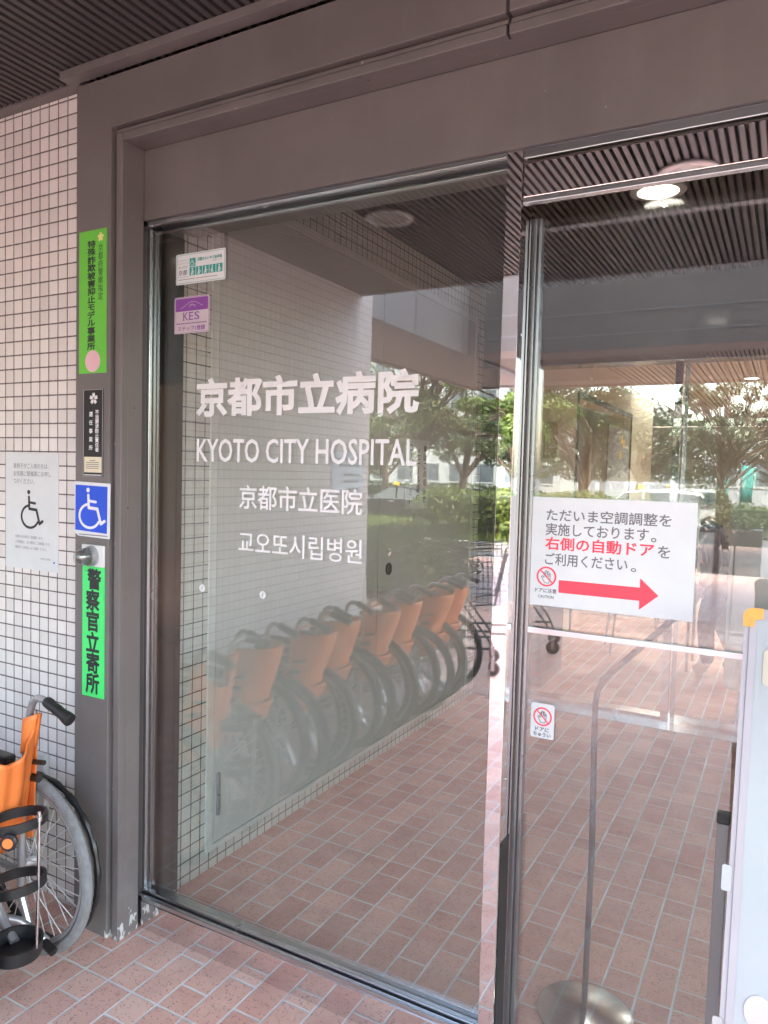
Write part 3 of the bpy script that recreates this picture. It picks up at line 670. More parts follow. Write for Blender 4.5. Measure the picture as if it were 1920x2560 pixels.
# ================================================================== VESTIBULE
V1 = thing('vestibule_wall', (-1.98, 3.4, 0), 'tiled vestibule side wall with a big grey steel panel behind the glass', 'wall')
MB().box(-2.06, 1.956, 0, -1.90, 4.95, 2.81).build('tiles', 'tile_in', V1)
mb = MB().box(-1.8995, 2.105, .072, -1.891, 2.143, 2.61).box(-1.8995, 2.143, .072, -1.891, 4.722, .094).box(-1.8995, 4.685, .094, -1.891, 4.722, 2.572).box(-1.8995, 2.143, 2.572, -1.891, 4.722, 2.61)
mb.build('panel_frame', 'steel_light', V1, bevel=.002)
for y0, y1 in ((2.147, 3.408), (3.413, 4.681)):
    p = MB().box(-1.8995, y0, .100, -1.893, y1, 2.567).build('steel_leaf', 'steel', V1, bevel=.001)
    if y0 < 3:
        MB().tube([(-1.890, y0 + .022, .203), (-1.890, y0 + .022, .283)], .0085, 10).tube([(-1.890, y0 + .022, .286), (-1.890, y0 + .022, .368)], .0085, 10).build('hinge', 'silver', p, smooth=True)
        MB().tube([(-1.890, y0 + .022, 2.35), (-1.890, y0 + .022, 2.50)], .0085, 10).build('hinge', 'silver', p, smooth=True)
    else:
        MB().tube([(-1.885, 4.70, 2.34), (-1.885, 4.70, 2.50)], .009, 8).build('hinge', 'silver', p, smooth=True)
        MB().lathe((-1.893, 3.528, 1.028), (1, 0, 0), [(0, .034), (.004, .034), (.006, .028), (.003, .02)], 24).build('lock', 'black', p, smooth=True)
        MB().lathe((-1.893, 3.526, 1.119), (1, 0, 0), [(0, .022), (.004, .021), (.006, .012)], 20).build('keyhole', 'chrome', p, smooth=True)
MB().box(-1.8994, 3.4078, .1, -1.8970, 3.4132, 2.567).build('joint', 'blackgap', V1)

US = tag(MB().box(-1.8926, 3.692, 1.346, -1.8915, 4.003, 1.746).build('umbrella_notice', 'white'), 'white paper with three vertical lines about umbrellas on the grey steel panel', 'notice')
fn = fx(-1.8913); k = MB()
write_col(k, '傘はこの場所で', 3.945, .042, 1.722, 1.372, fn, .012, .95); write_col(k, 'ビニール袋に', 3.86, .042, 1.70, 1.385, fn, .012, .95); write_col(k, 'お入れください', 3.765, .042, 1.722, 1.372, fn, .012, .95)
k.build('lettering', 'ink', US)

VC = thing('vestibule_ceiling', (.2, 3.4, 2.8), 'dark brown slatted ceiling of the vestibule behind the glass', 'ceiling')
slats(-1.9, 3.0, 1.955, 4.84, 2.80).build('slats', 'brown_slat', VC)
MB().box(-1.9, 1.955, 2.84, 3.0, 4.84, 2.86).build('backing', 'blackgap', VC)
downlight(-.555, 3.40, 2.799, 'lit round downlight glowing in the dark vestibule ceiling', lit=1.5)
downlight(1.2, 3.40, 2.799, 'lit round downlight of the vestibule further to the right', lit=1.5)
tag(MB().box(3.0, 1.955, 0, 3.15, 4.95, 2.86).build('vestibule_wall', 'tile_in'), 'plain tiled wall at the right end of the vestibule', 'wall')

IH = thing('inner_frame', (.2, 4.95, 0), 'dark metal header and posts of the inner doors at the back of the vestibule', 'door frame')
MB().box(-1.9, 4.851, 2.29, 3.0, 5.05, 2.93).build('header', 'header_metal', IH, bevel=.003)
for x in (-1.06, .3): MB().box(x, 4.8495, 2.29, x + .006, 4.852, 2.85).build('joint', 'blackgap', IH)
MB().box(-1.9, 4.85, 0, -1.79, 5.05, 2.29).build('post', 'brown_dark', IH); MB().box(2.85, 4.85, 0, 3.0, 5.05, 2.29).build('post', 'brown_dark', IH)
MB().box(-.645, 4.88, 0, -.603, 4.93, 2.29).build('slim_post', 'mirror', IH)
MB().box(-1.79, 4.895, .05, -.645, 4.903, 2.29).build('pane', 'glass', IH)
MB().box(-1.79, 4.885, 0, -.645, 4.915, .055).build('sill', 'alu', IH)
struct(MB().box(-1.79, 4.80, -.01, 2.85, 5.16, .005).build('door_track', 'alu'))
def inner_leaf(x0, x1, label):
    t = thing('inner_sliding_door', ((x0 + x1) / 2, 4.97, 0), label, 'door', 'inner sliding glass doors')
    MB().box(x0, 4.965, .02, x1, 4.973, 2.28).build('pane', 'glass', t)
    MB().box(x0 - .012, 4.955, .01, x0 + .012, 4.983, 2.28).box(x1 - .012, 4.955, .01, x1 + .012, 4.983, 2.28).build('stile', 'alu', t)
inner_leaf(-.585, .45, 'left glass leaf of the inner sliding door seen deep inside'); inner_leaf(.48, 1.5, 'right glass leaf of the inner sliding door, past the board')

# sign stand just inside the glass
ST = thing('sign_stand', (-.445, 2.10, 0), 'thin grey sign stand with a round metal base just inside the sliding door', 'stand')
MB().lathe((-.445, 2.10, 0), (0, 0, 1), [(0, .135), (.008, .135), (.014, .125), (.022, .05), (.03, .02)], 40).build('base', 'alu', ST, smooth=True)
MB().tube([(-.445, 2.09, .02), (-.435, 2.06, .5), (-.434, 2.02, .93), (-.428, 2.013, .975), (-.412, 2.008, 1.01), (-.39, 2.005, 1.035), (-.235, 2.0, 1.205)], .0085, 10).build('pole', 'brown_dark', ST, smooth=True)
MB().box(-.46, 1.995, 1.235, -.20, 2.003, 1.47).tube([(-.24, 2.0, 1.195), (-.24, 2.0, 1.24)], .008).build('sign_plate', 'palegreypanel', ST)

# ================================================================== LOBBY
L1 = thing('lobby_wall', (-2.0, 8.5, 0), 'cream lobby wall with a dark alcove beyond the inner doors', 'wall')
mb = MB().box(-2.1, 5.051, 0, -1.9, 7.5, 2.8).box(-2.1, 7.5, 2.36, -1.9, 10.3, 2.8).box(-2.1, 10.3, 0, -1.9, 12.1, 2.8).box(-2.5, 7.4, 0, -2.4, 10.4, 2.8).box(-2.4, 7.4, 0, -2.1, 7.5, 2.8).box(-2.4, 10.3, 0, -2.1, 10.4, 2.8).box(-4.0, 12.1, 0, -2.1, 12.2, 2.8)
mb.build('plaster', 'creamwall', L1)
MB().box(-1.9, 7.46, 0, -1.885, 7.5, 2.42).box(-1.9, 10.3, 0, -1.885, 10.34, 2.42).box(-1.9, 7.46, 2.36, -1.885, 10.34, 2.42).build('alcove_trim', 'brown_dark', L1)
tag(MB().box(-4.0, 18.6, 0, 7, 18.8, 2.8).build('lobby_wall', 'creamwall'), 'far cream wall closing the lobby', 'wall')
tag(MB().box(6.4, 5.0, 0, 6.6, 18.6, 2.8).build('lobby_wall', 'creamwall'), 'right cream wall of the lobby, out of sight', 'wall')
LC = thing('lobby_ceiling', (1.5, 12, 2.8), 'pale lobby ceiling with fine slats beyond the inner doors', 'ceiling')
slats(-1.9, 6.4, 5.06, 18.6, 2.80, .066, .045, .02).build('slats', 'creamwall', LC); MB().box(-4.0, 5.06, 2.825, 6.6, 18.7, 2.86).build('backing', 'soffit', LC)
FL = thing('ceiling_light_strip', (-1.7, 14, 2.79), 'long bright rectangular light strip on the lobby ceiling', 'ceiling light')
MB().box(-1.82, 10.3, 2.77, -1.55, 14.4, 2.799).build('housing', 'white', FL); MB().box(-1.80, 10.32, 2.764, -1.57, 14.38, 2.7695).build('diffuser', 'lamp', FL)
for i, (x, y) in enumerate(((-.45, 9.9), (1.0, 8.0), (2.6, 9.5), (.6, 13))): downlight(x, y, 2.799, ['lit downlight of the lobby seen above the notice, near the top right of the door', 'lit lobby ceiling lamp nearest the inner doors', 'lit lobby ceiling lamp furthest to the right', 'lit lobby ceiling lamp near the back wall'][i], lit=18)
mp = tag(MB().box(-1.897, 8.88, 1.27, -1.88, 10.1, 2.19).build('map_board', 'board'), 'pale blue map board on the lobby wall alcove', 'board')
k = MB(); y_ = MB(); rnd = random.Random(5)
for i in range(90):
    y, z = rnd.uniform(8.95, 10.0), rnd.uniform(1.3, 2.14); k.box(-1.8795, y, z, -1.878, y + rnd.uniform(.01, .06), z + .008)
for y, z in ((9.75, 1.95), (9.55, 1.8), (9.62, 2.0)): y_.box(-1.8795, y, z, -1.8778, y + .08, z + .1)
k.build('map_marks', 'greyink', mp); y_.build('yellow_mark', 'yellow', mp)
tag(MB().box(-1.899, 6.35, 1.72, -1.89, 6.75, 2.04).build('wall_picture', 'ochre'), 'small ochre framed picture on the cream lobby wall', 'picture')
tag(MB().box(-1.899, 5.5, 1.2, -1.88, 6.1, 2.3).build('dark_panel', 'winglass'), 'tall dark glass panel at the start of the lobby wall', 'panel')

TB = thing('folding_table', (-.35, 6.6, 0), 'pale folding table standing in the lobby behind the notice', 'table')
MB().box(-.70, 6.35, .70, .3, 6.85, .73).build('tabletop', 'table', TB, bevel=.004)
for x in (-.66, .26):
    for y in (6.39, 6.81): MB().tube([(x, y, .70), (x, y, 0)], .013, 8).build('leg', 'silver', TB)
def folding_chair(x, y, rz, label):
    t = thing('chair', (x, y, 0), label, 'chair', 'chairs in the lobby')
    def P(a, b, c): return (x + a * math.cos(rz) - b * math.sin(rz), y + a * math.sin(rz) + b * math.cos(rz), c)
    q = MB(); q.prism([(-.2, -.2), (.2, -.2), (.2, .2), (-.2, .2)], lambda u, v, w: P(u, v, .43 + w), .03); q.build('seat', 'navy', t, bevel=.006)
    q = MB(); q.prism([(-.2, .62), (.2, .62), (.2, .82), (-.2, .82)], lambda u, v, w: P(u, .21 + w, v), .025); q.build('backrest', 'navy', t, bevel=.006)
    for s in (-1, 1):
        MB().tube([P(.19 * s, .22, .82), P(.19 * s, .2, .44), P(.19 * s, .24, 0)], .011, 8).build('leg', 'silver', t); MB().tube([P(.19 * s, -.19, .43), P(.19 * s, -.22, 0)], .011, 8).build('leg', 'silver', t)
folding_chair(-1.15, 6.9, 1.9, 'dark lobby chair left of the folding table'); folding_chair(-.9, 8.2, .4, 'dark lobby chair further back, behind the table')
IS = thing('information_stand', (-.15, 5.45, 0), 'pale grey information panel on feet behind the inner door', 'stand')
MB().prism(rrect(-.325, .16, .35, 1.5, .06), lambda u, v, w_: (u, 5.4 + w_, v), .03).build('panel', 'palegreypanel', IS)
for x in (-.22, .25): MB().box(x - .02, 5.25, 0, x + .02, 5.6, .02).box(x - .012, 5.405, .02, x + .012, 5.425, .17).build('foot', 'silver', IS)
tag(MB().box(-1.6, 5.3, 0, -1.55, 5.9, .95).box(-1.88, 5.3, 0, -1.6, 5.35, .95).build('umbrella_bin', 'brown_dark'), 'dark open umbrella bin beside the inner door', 'bin')

# ================================================================== WHITEBOARD SIGN
LEAN = .27
def wbp(x, s, d=0.0):       # point on the leaning board: s metres above its bottom edge, d behind its face
    ca, sa = math.cos(LEAN), math.sin(LEAN); return (x, 1.37 + s * sa + d * ca, .47 + s * ca - d * sa)
WB = thing('whiteboard_sign', (.25, 1.45, 0), 'white sign board with an orange top corner, leaning on a grey metal stand', 'sign board')
HB = .866
MB().prism([(-.042, .02), (.62, .02), (.62, HB - .02), (-.042, HB - .02)], lambda u, v, w_: wbp(u, v, .004 + w_), .012).build('panel', 'board', WB)
mb = MB(); o_ = rrect(-.063, 0, .641, HB, .018); i_ = rrect(-.041, .021, .619, HB - .021, .004); n = len(o_)
ra = [wbp(u, v, 0) for u, v in o_]; rb = [wbp(u, v, .002) for u, v in i_]; rc = [wbp(u, v, .02) for u, v in o_]
mb.add(ra + rb + rc, [(i, (i + 1) % n, n + (i + 1) % n, n + i) for i in range(n)] + [(i, 2 * n + i, 2 * n + (i + 1) % n, (i + 1) % n) for i in range(n)])
mb.build('frame', 'boardframe', WB)
MB().prism([(-.0545, .0), (-.0535, .0), (-.0535, HB - .03), (-.0545, HB - .03)], lambda u, v, w_: wbp(u, v, -.0006 + w_ * 1), .0005).build('frame_groove', 'greyink', WB)
oc = mat('orange_tape', (.80, .36, .07), .45, var=.12, scale=30)
cp = arc(-.047, HB - .018 + .0, .018, .018, 90, 180, 6)
MB().prism([(-.031, HB + .001), ] + [(u - .001, v + .001) for u, v in cp] + [(-.0645, HB - .036), (-.047, HB - .036), (-.044, HB - .022), (-.031, HB - .019)], lambda u, v, w_: wbp(u, v, -.001 - w_), .0012).build('corner_tape', oc, WB)
pr = MB(); pr.prism(rrect(-.027, HB - .145, .19, HB - .075, .010), lambda u, v, w_: wbp(u, v, .003 - w_), .0006); pr.prism(rrect(-.0195, HB - .085, .19, HB - .066, .008), lambda u, v, w_: wbp(u, v, .0026 - w_), .0007)
pr.build('orange_print', mat('pale_orange_print', (.52, .46, .36), .4), WB)
ltr = MB(); ltr.prism(arc(-.002, HB - .122, .007, .012, 0, 360, 16)[:-1], lambda u, v, w_: wbp(u, v, .0018 - w_), .0004); ltr.build('lettering', 'board', WB)
pk = MB(); pk.prism(arc(-.002, .16, .024, .028, 0, 360, 18)[:-1], lambda u, v, w_: wbp(u, v, .003 - w_), .0006); pk.build('pink_print', mat('pale_pink_print', (.52, .46, .47), .4), WB)
def legp(x, s, d): ca, sa = math.cos(.14), math.sin(.14); return (x, 1.50 + s * sa + d * ca, .02 + s * ca - d * sa)
for x in (-.084, .645):
    p = MB(); p.prism([(x - .0115, 0), (x + .0115, 0), (x + .0115, .845), (x - .0115, .845)], lambda u, v, w_: legp(u, v, w_), .024); p = p.build('post', 'post_grey', WB, bevel=.002)
    MB().prism([(x - .0125, .846), (x + .0125, .846), (x + .0125, .867), (x - .0125, .867)], lambda u, v, w_: legp(u, v, w_ - .001), .026).build('post_cap', 'black', p, bevel=.002)
    MB().box(x - .02, 1.25, 0, x + .02, 1.72, .02).build('foot', 'silver', WB, bevel=.003)
    sgn = 1 if x < 0 else -1
    for sv in (.345, .09):
        MB().prism(rrect(x + .010 * sgn, sv, x + .026 * sgn, sv + .045, .004) if sgn > 0 else rrect(x - .026, sv, x - .010, sv + .045, .004), lambda u, v, w_: wbp(u, v, -.0035 + w_), .0022).build('clip', 'silver', WB)

# ================================================================== WHEELCHAIRS
def wheelchair(first):
    o = thing('wheelchair', (0, 0, 0), 'x', 'wheelchair', 'folded orange wheelchairs parked in a row')
    Rw = .29
    for s in (-1, 1):
        y = (.151 if first else .140) * s
        wh = MB(); c = Vector((0, y, Rw))
        wh.lathe((0, y - .035, Rw), (0, 1, 0), [(0, .010), (.012, .022), (.02, .013), (.05, .013), (.058, .022), (.07, .010)], 14)
        for i in range(36):
            a = 2 * math.pi * i / 36; b = a + (.9 if i % 4 < 2 else -.9); yy = -.022 if i % 2 else .022
            wh.tube([(.02 * math.cos(b), y + yy, Rw + .02 * math.sin(b)), (.252 * math.cos(a), y, Rw + .252 * math.sin(a))], .0015, 5)
        wh = wh.build('wheel', 'spoke', o, smooth=True)
        # tyre with tread blocks
        prof = [(-.0165, -.008), (-.0150, .008), (-.009, .0165), (0, .019), (.009, .0165), (.0150, .008), (.0165, -.008), (.010, -.017), (-.010, -.017)]
        N = 132; rows = []
        for i in range(N + 1):
            a = 2 * math.pi * i / N; rows.append([((.271 + rr * (1 - .16 * (i % 2) * (abs(w_) > .006) * (rr > 0))) * math.cos(a), y + w_, Rw + (.271 + rr * (1 - .16 * (i % 2) * (abs(w_) > .006) * (rr > 0))) * math.sin(a)) for w_, rr in prof + prof[:1]])
        MB().grid(rows).build('tyre', 'tyre' if first else 'tyre_shaded', wh, smooth=True)
        MB().ring((0, y, Rw), (0, 1, 0), .248, .0095, 64, 8).build('rim', 'silver', wh, smooth=True)
        pts = [((.250 + .0018 * math.sin(i * 2.1)) * math.cos(2 * math.pi * i / 90) for _ in (0,)) for i in range(90)]
        pr_ = MB(); pr_.tube([((.262) * math.cos(2 * math.pi * i / 120), y + .043 * s, Rw + .262 * math.sin(2 * math.pi * i / 120)) for i in range(120)], .009, 8, True, rr=[.0085 + .0028 * (i % 6 < 3) for i in range(120)])
        for i in range(6):
            a = 2 * math.pi * i / 6; pr_.tube([(.255 * math.cos(a), y + .005 * s, Rw + .255 * math.sin(a)), (.262 * math.cos(a), y + .043 * s, Rw + .262 * math.sin(a))], .004, 6)
        pr_.build('push_rim', 'black', wh, smooth=True)
        # front caster
        cc = MB().ring((-.44, .10 * s, .075), (0, 1, 0), .055, .019, 28, 8).lathe((-.44, .10 * s - .014, .075), (0, 1, 0), [(0, .045), (.028, .045)], 16).build('caster', 'black', o, smooth=True)
        MB().tube([(-.44, .10 * s - .026, .075), (-.42, .10 * s - .026, .16), (-.42, .10 * s + .026, .16), (-.44, .10 * s + .026, .075)], .007, 6).tube([(-.42, .10 * s, .16), (-.42, .10 * s, .24)], .013, 8).build('caster_fork', 'silver', cc, smooth=True)
        # side frame: back post with bent handle, arm tube, lower tubes
        yp = .10 * s
        post = [(.03, yp, .20), (.036, yp, .45), (.055, yp, .62), (.068, yp, .75), (.074, yp, .80), (.086, yp, .832), (.108, yp, .848), (.135, yp, .848), (.165, yp, .840)]
        if first and s < 0: post = post[:5] + [(.078, yp - .012, .832), (.086, yp - .034, .848), (.094, yp - .06, .848), (.10, yp - .085, .842)]
        f = MB().tube(post, .0115, 10)
        f.tube([(.05, yp, .59), (.02, yp, .61), (-.28, yp, .61), (-.33, yp, .59), (-.34, yp, .52), (-.35, yp, .30), (-.40, yp, .24), (-.43, yp, .24)], .0105, 8)
        f.tube([(.03, yp, .29), (-.35, yp, .30)], .0105, 8).tube([(.035, yp, .43), (-.38, yp, .45), (-.46, yp, .40), (-.60, yp, .12)], .0105, 8)
        f.tube([(.03, yp, .22), (.07, yp, .13), (.14, yp, .10)], .012, 8).tube([(0, yp, .29), (0, y, .29)], .011, 8)
        f.build('side_frame', 'silver', o, smooth=True)
        g = MB(); d = Vector((.105, 0, -.038)).normalized(); p0 = Vector((.148, yp, .8455))
        if first and s < 0: d = Vector((.03, -.10, -.036)).normalized(); p0 = Vector((.095, yp - .065, .847))
        g.tube([p0 + d * t for t in (0, .008, .02, .04, .055, .07, .085, .10, .112, .116)], .016, 12, rr=[.0145, .0165, .017, .0155, .017, .0155, .017, .0195, .0195, .012])
        g.build('grip', 'black', o, smooth=True)
        MB().tube([(.14, yp, .101), (.185, yp, .085)], .0135, 10).build('anti_tip_foot', 'black', o, smooth=True)
        MB().box(-.30, yp - .02, .617, -.02, yp + .02, .645).build('arm_pad', 'black', o, bevel=.008)
        MB().prism([(-.32, .40), (-.03, .40), (.0, .59), (-.32, .59)], lambda u, v, w_: (u, yp + w_, v), .006).build('skirt_guard', 'black', o)
        MB().prism([(-.66, .10), (-.54, .10), (-.50, .27), (-.60, .29)], lambda u, v, w_: (u, yp - .03 * s + w_, v), .012).build('foot_plate', 'black', o)
        br = MB().tube([(.06, yp + .01 * s, .640), (.125, yp + .01 * s, .650)], .008, 8).tube([(.045, yp + .012 * s, .59), (.10, yp + .012 * s, .595)], .012, 8).build('brake_lever', 'black', o, smooth=True)
    # cross brace and folded seat
    MB().tube([(-.10, -.10, .31), (-.10, .10, .57)], .010, 8).tube([(-.125, .10, .31), (-.125, -.10, .57)], .010, 8).build('cross_brace', 'silver', o, smooth=True)
    rows = []
    for i in range(7):
        x = -.32 + i * .065; rows.append([(x, -.098, .45), (x, -.06, .50), (x, -.018, .565), (x, 0, .58), (x, .018, .565), (x, .06, .50), (x, .098, .45)])
    MB().grid(rows).build('seat_cloth', 'orange', o, smooth=True, solid=.004)
    # back cloth
    if not first:
        rows = []
        for z, bx, xo in ((.775, .165, .05), (.765, .17, .05), (.71, .160, .045), (.65, .140, .04), (.59, .118, .038), (.545, .095, .036), (.52, .10, .034)):
            rows.append([(xo + bx * math.sin(math.pi * t / 16) ** .75, .115 * math.cos(math.pi * t / 16), z + .018 * math.sin(math.pi * t / 16) * (z > .78)) for t in range(17)])
        MB().grid(rows).build('back_cloth', 'orange', o, smooth=True, solid=.006)
        rows = [[(.034 + bx * math.sin(math.pi * t / 16), .108 * math.cos(math.pi * t / 16), z) for t in range(17)] for z, bx in ((.52, .125), (.51, .13), (.46, .105), (.41, .07), (.37, .03))]
        MB().grid(rows).build('back_pocket', 'orange', o, smooth=True, solid=.006)
        rows = [[(.105 + .14 * t, -.084 + .168 * k_, .80 - .03 * t) for t in (0, .5, 1)] for k_ in (0, 1)]
        MB().tube([(.06, -.10, .79), (.06, .10, .79)], .007, 6).build('back_strap', 'orange', o)
    else:
        # loose back cloth hanging between the posts, with sleeves round them
        rows = []
        for z in (.80, .785, .74, .70, .62, .54, .46, .40):
            row = []
            for t in range(21):
                k_ = t / 20; yy = .118 - .236 * k_; sag = math.sin(math.pi * k_)
                zz = z - (.115 * sag ** .8 if z > .69 else .115 * sag * max(0, (z - .36) / .34)) - .0
                row.append((.055 + (z - .64) * .15 + .055 * sag * (1 if z > .5 else .5) + .006 * math.sin(k_ * 23), yy, zz))
            rows.append(row)
        MB().grid(rows).build('back_cloth', 'orange', o, smooth=True, solid=.005)
        for s in (-1, 1):
            yp = .10 * s
            rows = [[(.072 + (z - .79) * .15 + rx * math.cos(2 * math.pi * t / 16) + .012, yp + .024 * math.sin(2 * math.pi * t / 16), z + .012 * math.cos(2 * math.pi * t / 16)) for t in range(17)] for z, rx in ((.79, .030), (.77, .028), (.73, .024), (.68, .020))]
            MB().grid(rows).build('back_sleeve', 'orange', o, smooth=True, solid=.003)
            MB().prism([(-.01, .38), (.062, .40), (.080, .70), (.05, .70), (.01, .60)], lambda u, v, w_: (u, yp + .017 * s + w_, v), .004).build('back_flap', 'orange', o, bevel=.001)
            for z, x in ((.64, .060), (.565, .052), (.49, .046)): MB().lathe((x, yp + .015 * s - .004, z), (.3, -1, 0), [(0, .007), (.003, .006), (.005, .002)], 10).build('rivet', 'chrome', o, smooth=True)
        # bottle holder: two rings, two rods, a cup
        hc = Vector((.195, -.03, 0)); h = MB()
        for dx, dy in ((.078, .015), (-.078, -.02)):
            h.tube([(hc.x + dx, hc.y + dy, .565), (hc.x + dx * .95, hc.y + dy, .36), (hc.x + dx * .85, hc.y + dy, .19)], .0042, 8).lathe((hc.x + dx, hc.y + dy, .56), (0, 0, 1), [(0, .008), (.012, .008), (.013, .005), (.024, .005)], 8)
        h = h.build('bottle_holder', 'chrome', o, smooth=True)
        for z, r_2 in ((.545, .074), (.365, .072)):
            rows = [[(hc.x + rr * math.cos(2 * math.pi * t / 40), hc.y + rr * math.sin(2 * math.pi * t / 40), z + dz + .012 * math.cos(2 * math.pi * t / 40)) for t in range(41)] for rr, dz in ((r_2, -.014), (r_2 + .007, -.014), (r_2 + .007, .014), (r_2, .014), (r_2, -.014))]
            MB().grid(rows).build('holder_ring', 'black', h, smooth=True)
        MB().lathe((hc.x, hc.y, .155), (.05, 0, 1), [(0, .045), (.004, .066), (.045, .070), (.045, .063), (.010, .058), (.012, .02)], 36).build('holder_cup', 'black', h, smooth=True)
        kn = MB(); kn.tube([(hc.x + .07, hc.y - .06, .535 + .003 * math.sin(i)) for i in range(2)], .004, 6)
        kn.lathe((hc.x + .06, hc.y - .06, .53), (.55, -.83, 0), [(0, .022), (.012, .024), (.016, .02)], 8); kn = kn.build('clamp_knob', 'black', h, smooth=True)
        ax = Vector((.55, -.83, 0)).normalized(); MB().lathe(Vector((hc.x + .06, hc.y - .06, .53)) + ax * .0162, ax, [(0, .014), (.001, .014)], 20).build('knob_cap', 'orange', h)
        MB().tube([(.05, .0, .27), (.10, 0, .20), (.16, -.01, .17)], .013, 10).tube([(.03, -.10, .27), (.08, .06, .17), (.14, .11, .10)], .0125, 10).build('lower_tube', 'silver', o, smooth=True)
    return o
ys = [1.322, .955, .60, .25, -.10, -.46, -.81, -1.17]
order = ['first wheelchair of the row, nearest the tiled wall, with black bottle holder rings', 'second folded orange wheelchair from the tiled entrance wall', 'third folded orange wheelchair from the tiled entrance wall', 'fourth folded orange wheelchair, just before the middle of the row', 'fifth folded orange wheelchair, just past the middle of the row', 'sixth folded orange wheelchair, third from the driveway end of the row', 'seventh folded orange wheelchair, next to the last of the row', 'last folded orange wheelchair of the row, nearest the shopping carts']
w0 = wheelchair(True); w0.location = (-2.055, ys[0], 0); w0['label'] = order[0]
base = wheelchair(False)
for i in range(1, 8):
    o = base if i == 1 else copy_tree(base)
    o.location = (-2.13 + [0, -.02, .03, -.03, .02, -.01, .04, 0][i], ys[i], 0); o.rotation_euler = (0, 0, [0, .07, -.06, .10, -.02, .12, -.09, .05][i]); o['label'] = order[i]

# ================================================================== SHOPPING CARTS
def cart():
    t = thing('shopping_cart', (0, 0, 0), 'x', 'cart', 'shopping carts by the wheelchairs')
    b_ = MB()
    def P(u, v, k_):     # u along 0..1, v across -1..1, k height 0..1
        wd = .20 + .07 * u; return (-.45 + .85 * u - .06 * k_ * (1 - u), v * wd * (.85 + .15 * k_), .56 + (.36 + .08 * u) * k_ - .0)
    for k_ in (0, .25, .5, .75, 1): b_.tube([P(0, -1, k_), P(0, 1, k_), P(1, 1, k_), P(1, -1, k_)], .0022 if k_ < 1 else .006, 5, True)
    for i in range(22):
        u = i / 21
        for v in (-1, 1): b_.tube([P(u, v, 0), P(u, v, 1)], .0017, 4)
        b_.tube([P(u, -1, 0), P(u, 1, 0)], .0017, 4)
    for i in range(9):
        v = -1 + i / 4
        for u in (0, 1): b_.tube([P(u, v, 0), P(u, v, 1)], .0017, 4)
    b_.build('basket', 'wire', t)
    f = MB()
    for s in (-1, 1):
        f.tube([(.52, .24 * s, 1.0), (.44, .25 * s, .95), (.36, .24 * s, .56), (.10, .21 * s, .52), (.30, .21 * s, .26), (.36, .22 * s, .13)], .010, 8).tube([(.34, .22 * s, .20), (-.42, .17 * s, .17), (-.46, .17 * s, .13)], .010, 8)
    f.build('frame', 'wire', t, smooth=True)
    MB().tube([(.52, -.26, 1.0), (.52, .26, 1.0)], .014, 10).build('handle', 'black', t, smooth=True)
    for s in (-1, 1):
        for x, yy in ((.36, .22), (-.46, .17)):
            c_ = MB().ring((x, yy * s, .06), (0, 1, 0), .045, .014, 24, 8).lathe((x, yy * s - .01, .06), (0, 1, 0), [(0, .04), (.02, .04)], 14).build('caster', 'black', t, smooth=True)
            MB().box(x - .014, yy * s - .02, .05, x + .014, yy * s - .016, .14).box(x - .014, yy * s + .016, .05, x + .014, yy * s + .02, .14).box(x - .014, yy * s - .02, .14, x + .014, yy * s + .02, .146).build('caster_fork', 'silver', c_)
    return t
c0 = cart(); c0.location = (-2.35, -1.95, 0); c0.rotation_euler = (0, 0, -.35); c0['label'] = 'wire shopping cart standing next to the last wheelchair'
c1 = copy_tree(c0); c1.location = (-2.15, -2.75, 0); c1.rotation_euler = (0, 0, -.25); c1['label'] = 'wire shopping cart further out towards the driveway, beside the other cart'
tag(MB().box(-2.698, -1.03, 1.40, -2.695, -.625, 1.685).build('blue_notice', mat('pale_blue_paper', (.55, .62, .70), .5)), 'pale blue notice on the outer side wall, mirrored in the glass', 'notice')
bn = bpy.data.objects['blue_notice']; k = MB()
for j, (z, n) in enumerate(((1.64, 6), (1.60, 5), (1.535, 4), (1.49, 4), (1.435, 3))):
    for i in range(n): k.box(-2.6948, -.98 + i * .055, z - .014, -2.694, -.98 + i * .055 + .04, z + .004)
k.build('print', 'greyink', bn)

# ================================================================== OUTDOORS
def leaves(n, size, centres, rs, seed, flat_=.7):
    """n leaf cards scattered through ellipsoidal clumps; centres: (x,y,z,rx,ry,rz)"""
    r = np.random.RandomState(seed); C_ = np.array(centres); wt = C_[:, 3] * C_[:, 4] * C_[:, 5]; wt = wt ** .75; idx = r.choice(len(C_), n, p=wt / wt.sum())
    d = r.normal(size=(n, 3)); d /= np.linalg.norm(d, axis=1)[:, None]; rad = r.uniform(.35, 1.0, n) ** .5
    p = C_[idx, :3] + d * rad[:, None] * C_[idx, 3:]
    nn = d * .6 + r.normal(size=(n, 3)) * .6 + np.array([0, 0, flat_]); nn /= np.linalg.norm(nn, axis=1)[:, None]
    a = np.cross(nn, r.normal(size=(n, 3))); a /= np.linalg.norm(a, axis=1)[:, None]; b = np.cross(nn, a)
    s = size * r.uniform(.6, 1.3, n)[:, None]
    V = np.stack([p - a * s, p - b * s * .45, p + a * s, p + b * s * .45], 1).reshape(-1, 3)
    return V.tolist(), [(4 * i, 4 * i + 1, 4 * i + 2, 4 * i + 3) for i in range(n)]
def leaf_obj(name, m, parent, V, F):
    mb = MB(); mb.v = [tuple(v) for v in V]; mb.f = F; off = OFF[parent.name] if parent is not None else None
    me = bpy.data.meshes.new(name); o_ = off if off is not None else Vector(np.array(V).mean(0)); me.from_pydata([(x - o_.x, y - o_.y, z - o_.z) for x, y, z in V], [], F)
    o = bpy.data.objects.new(name, me); COL.objects.link(o); me.materials.append(M[m])
    if parent is not None: o.parent = parent
    else: o.location = o_
    OFF[o.name] = o_
    return o
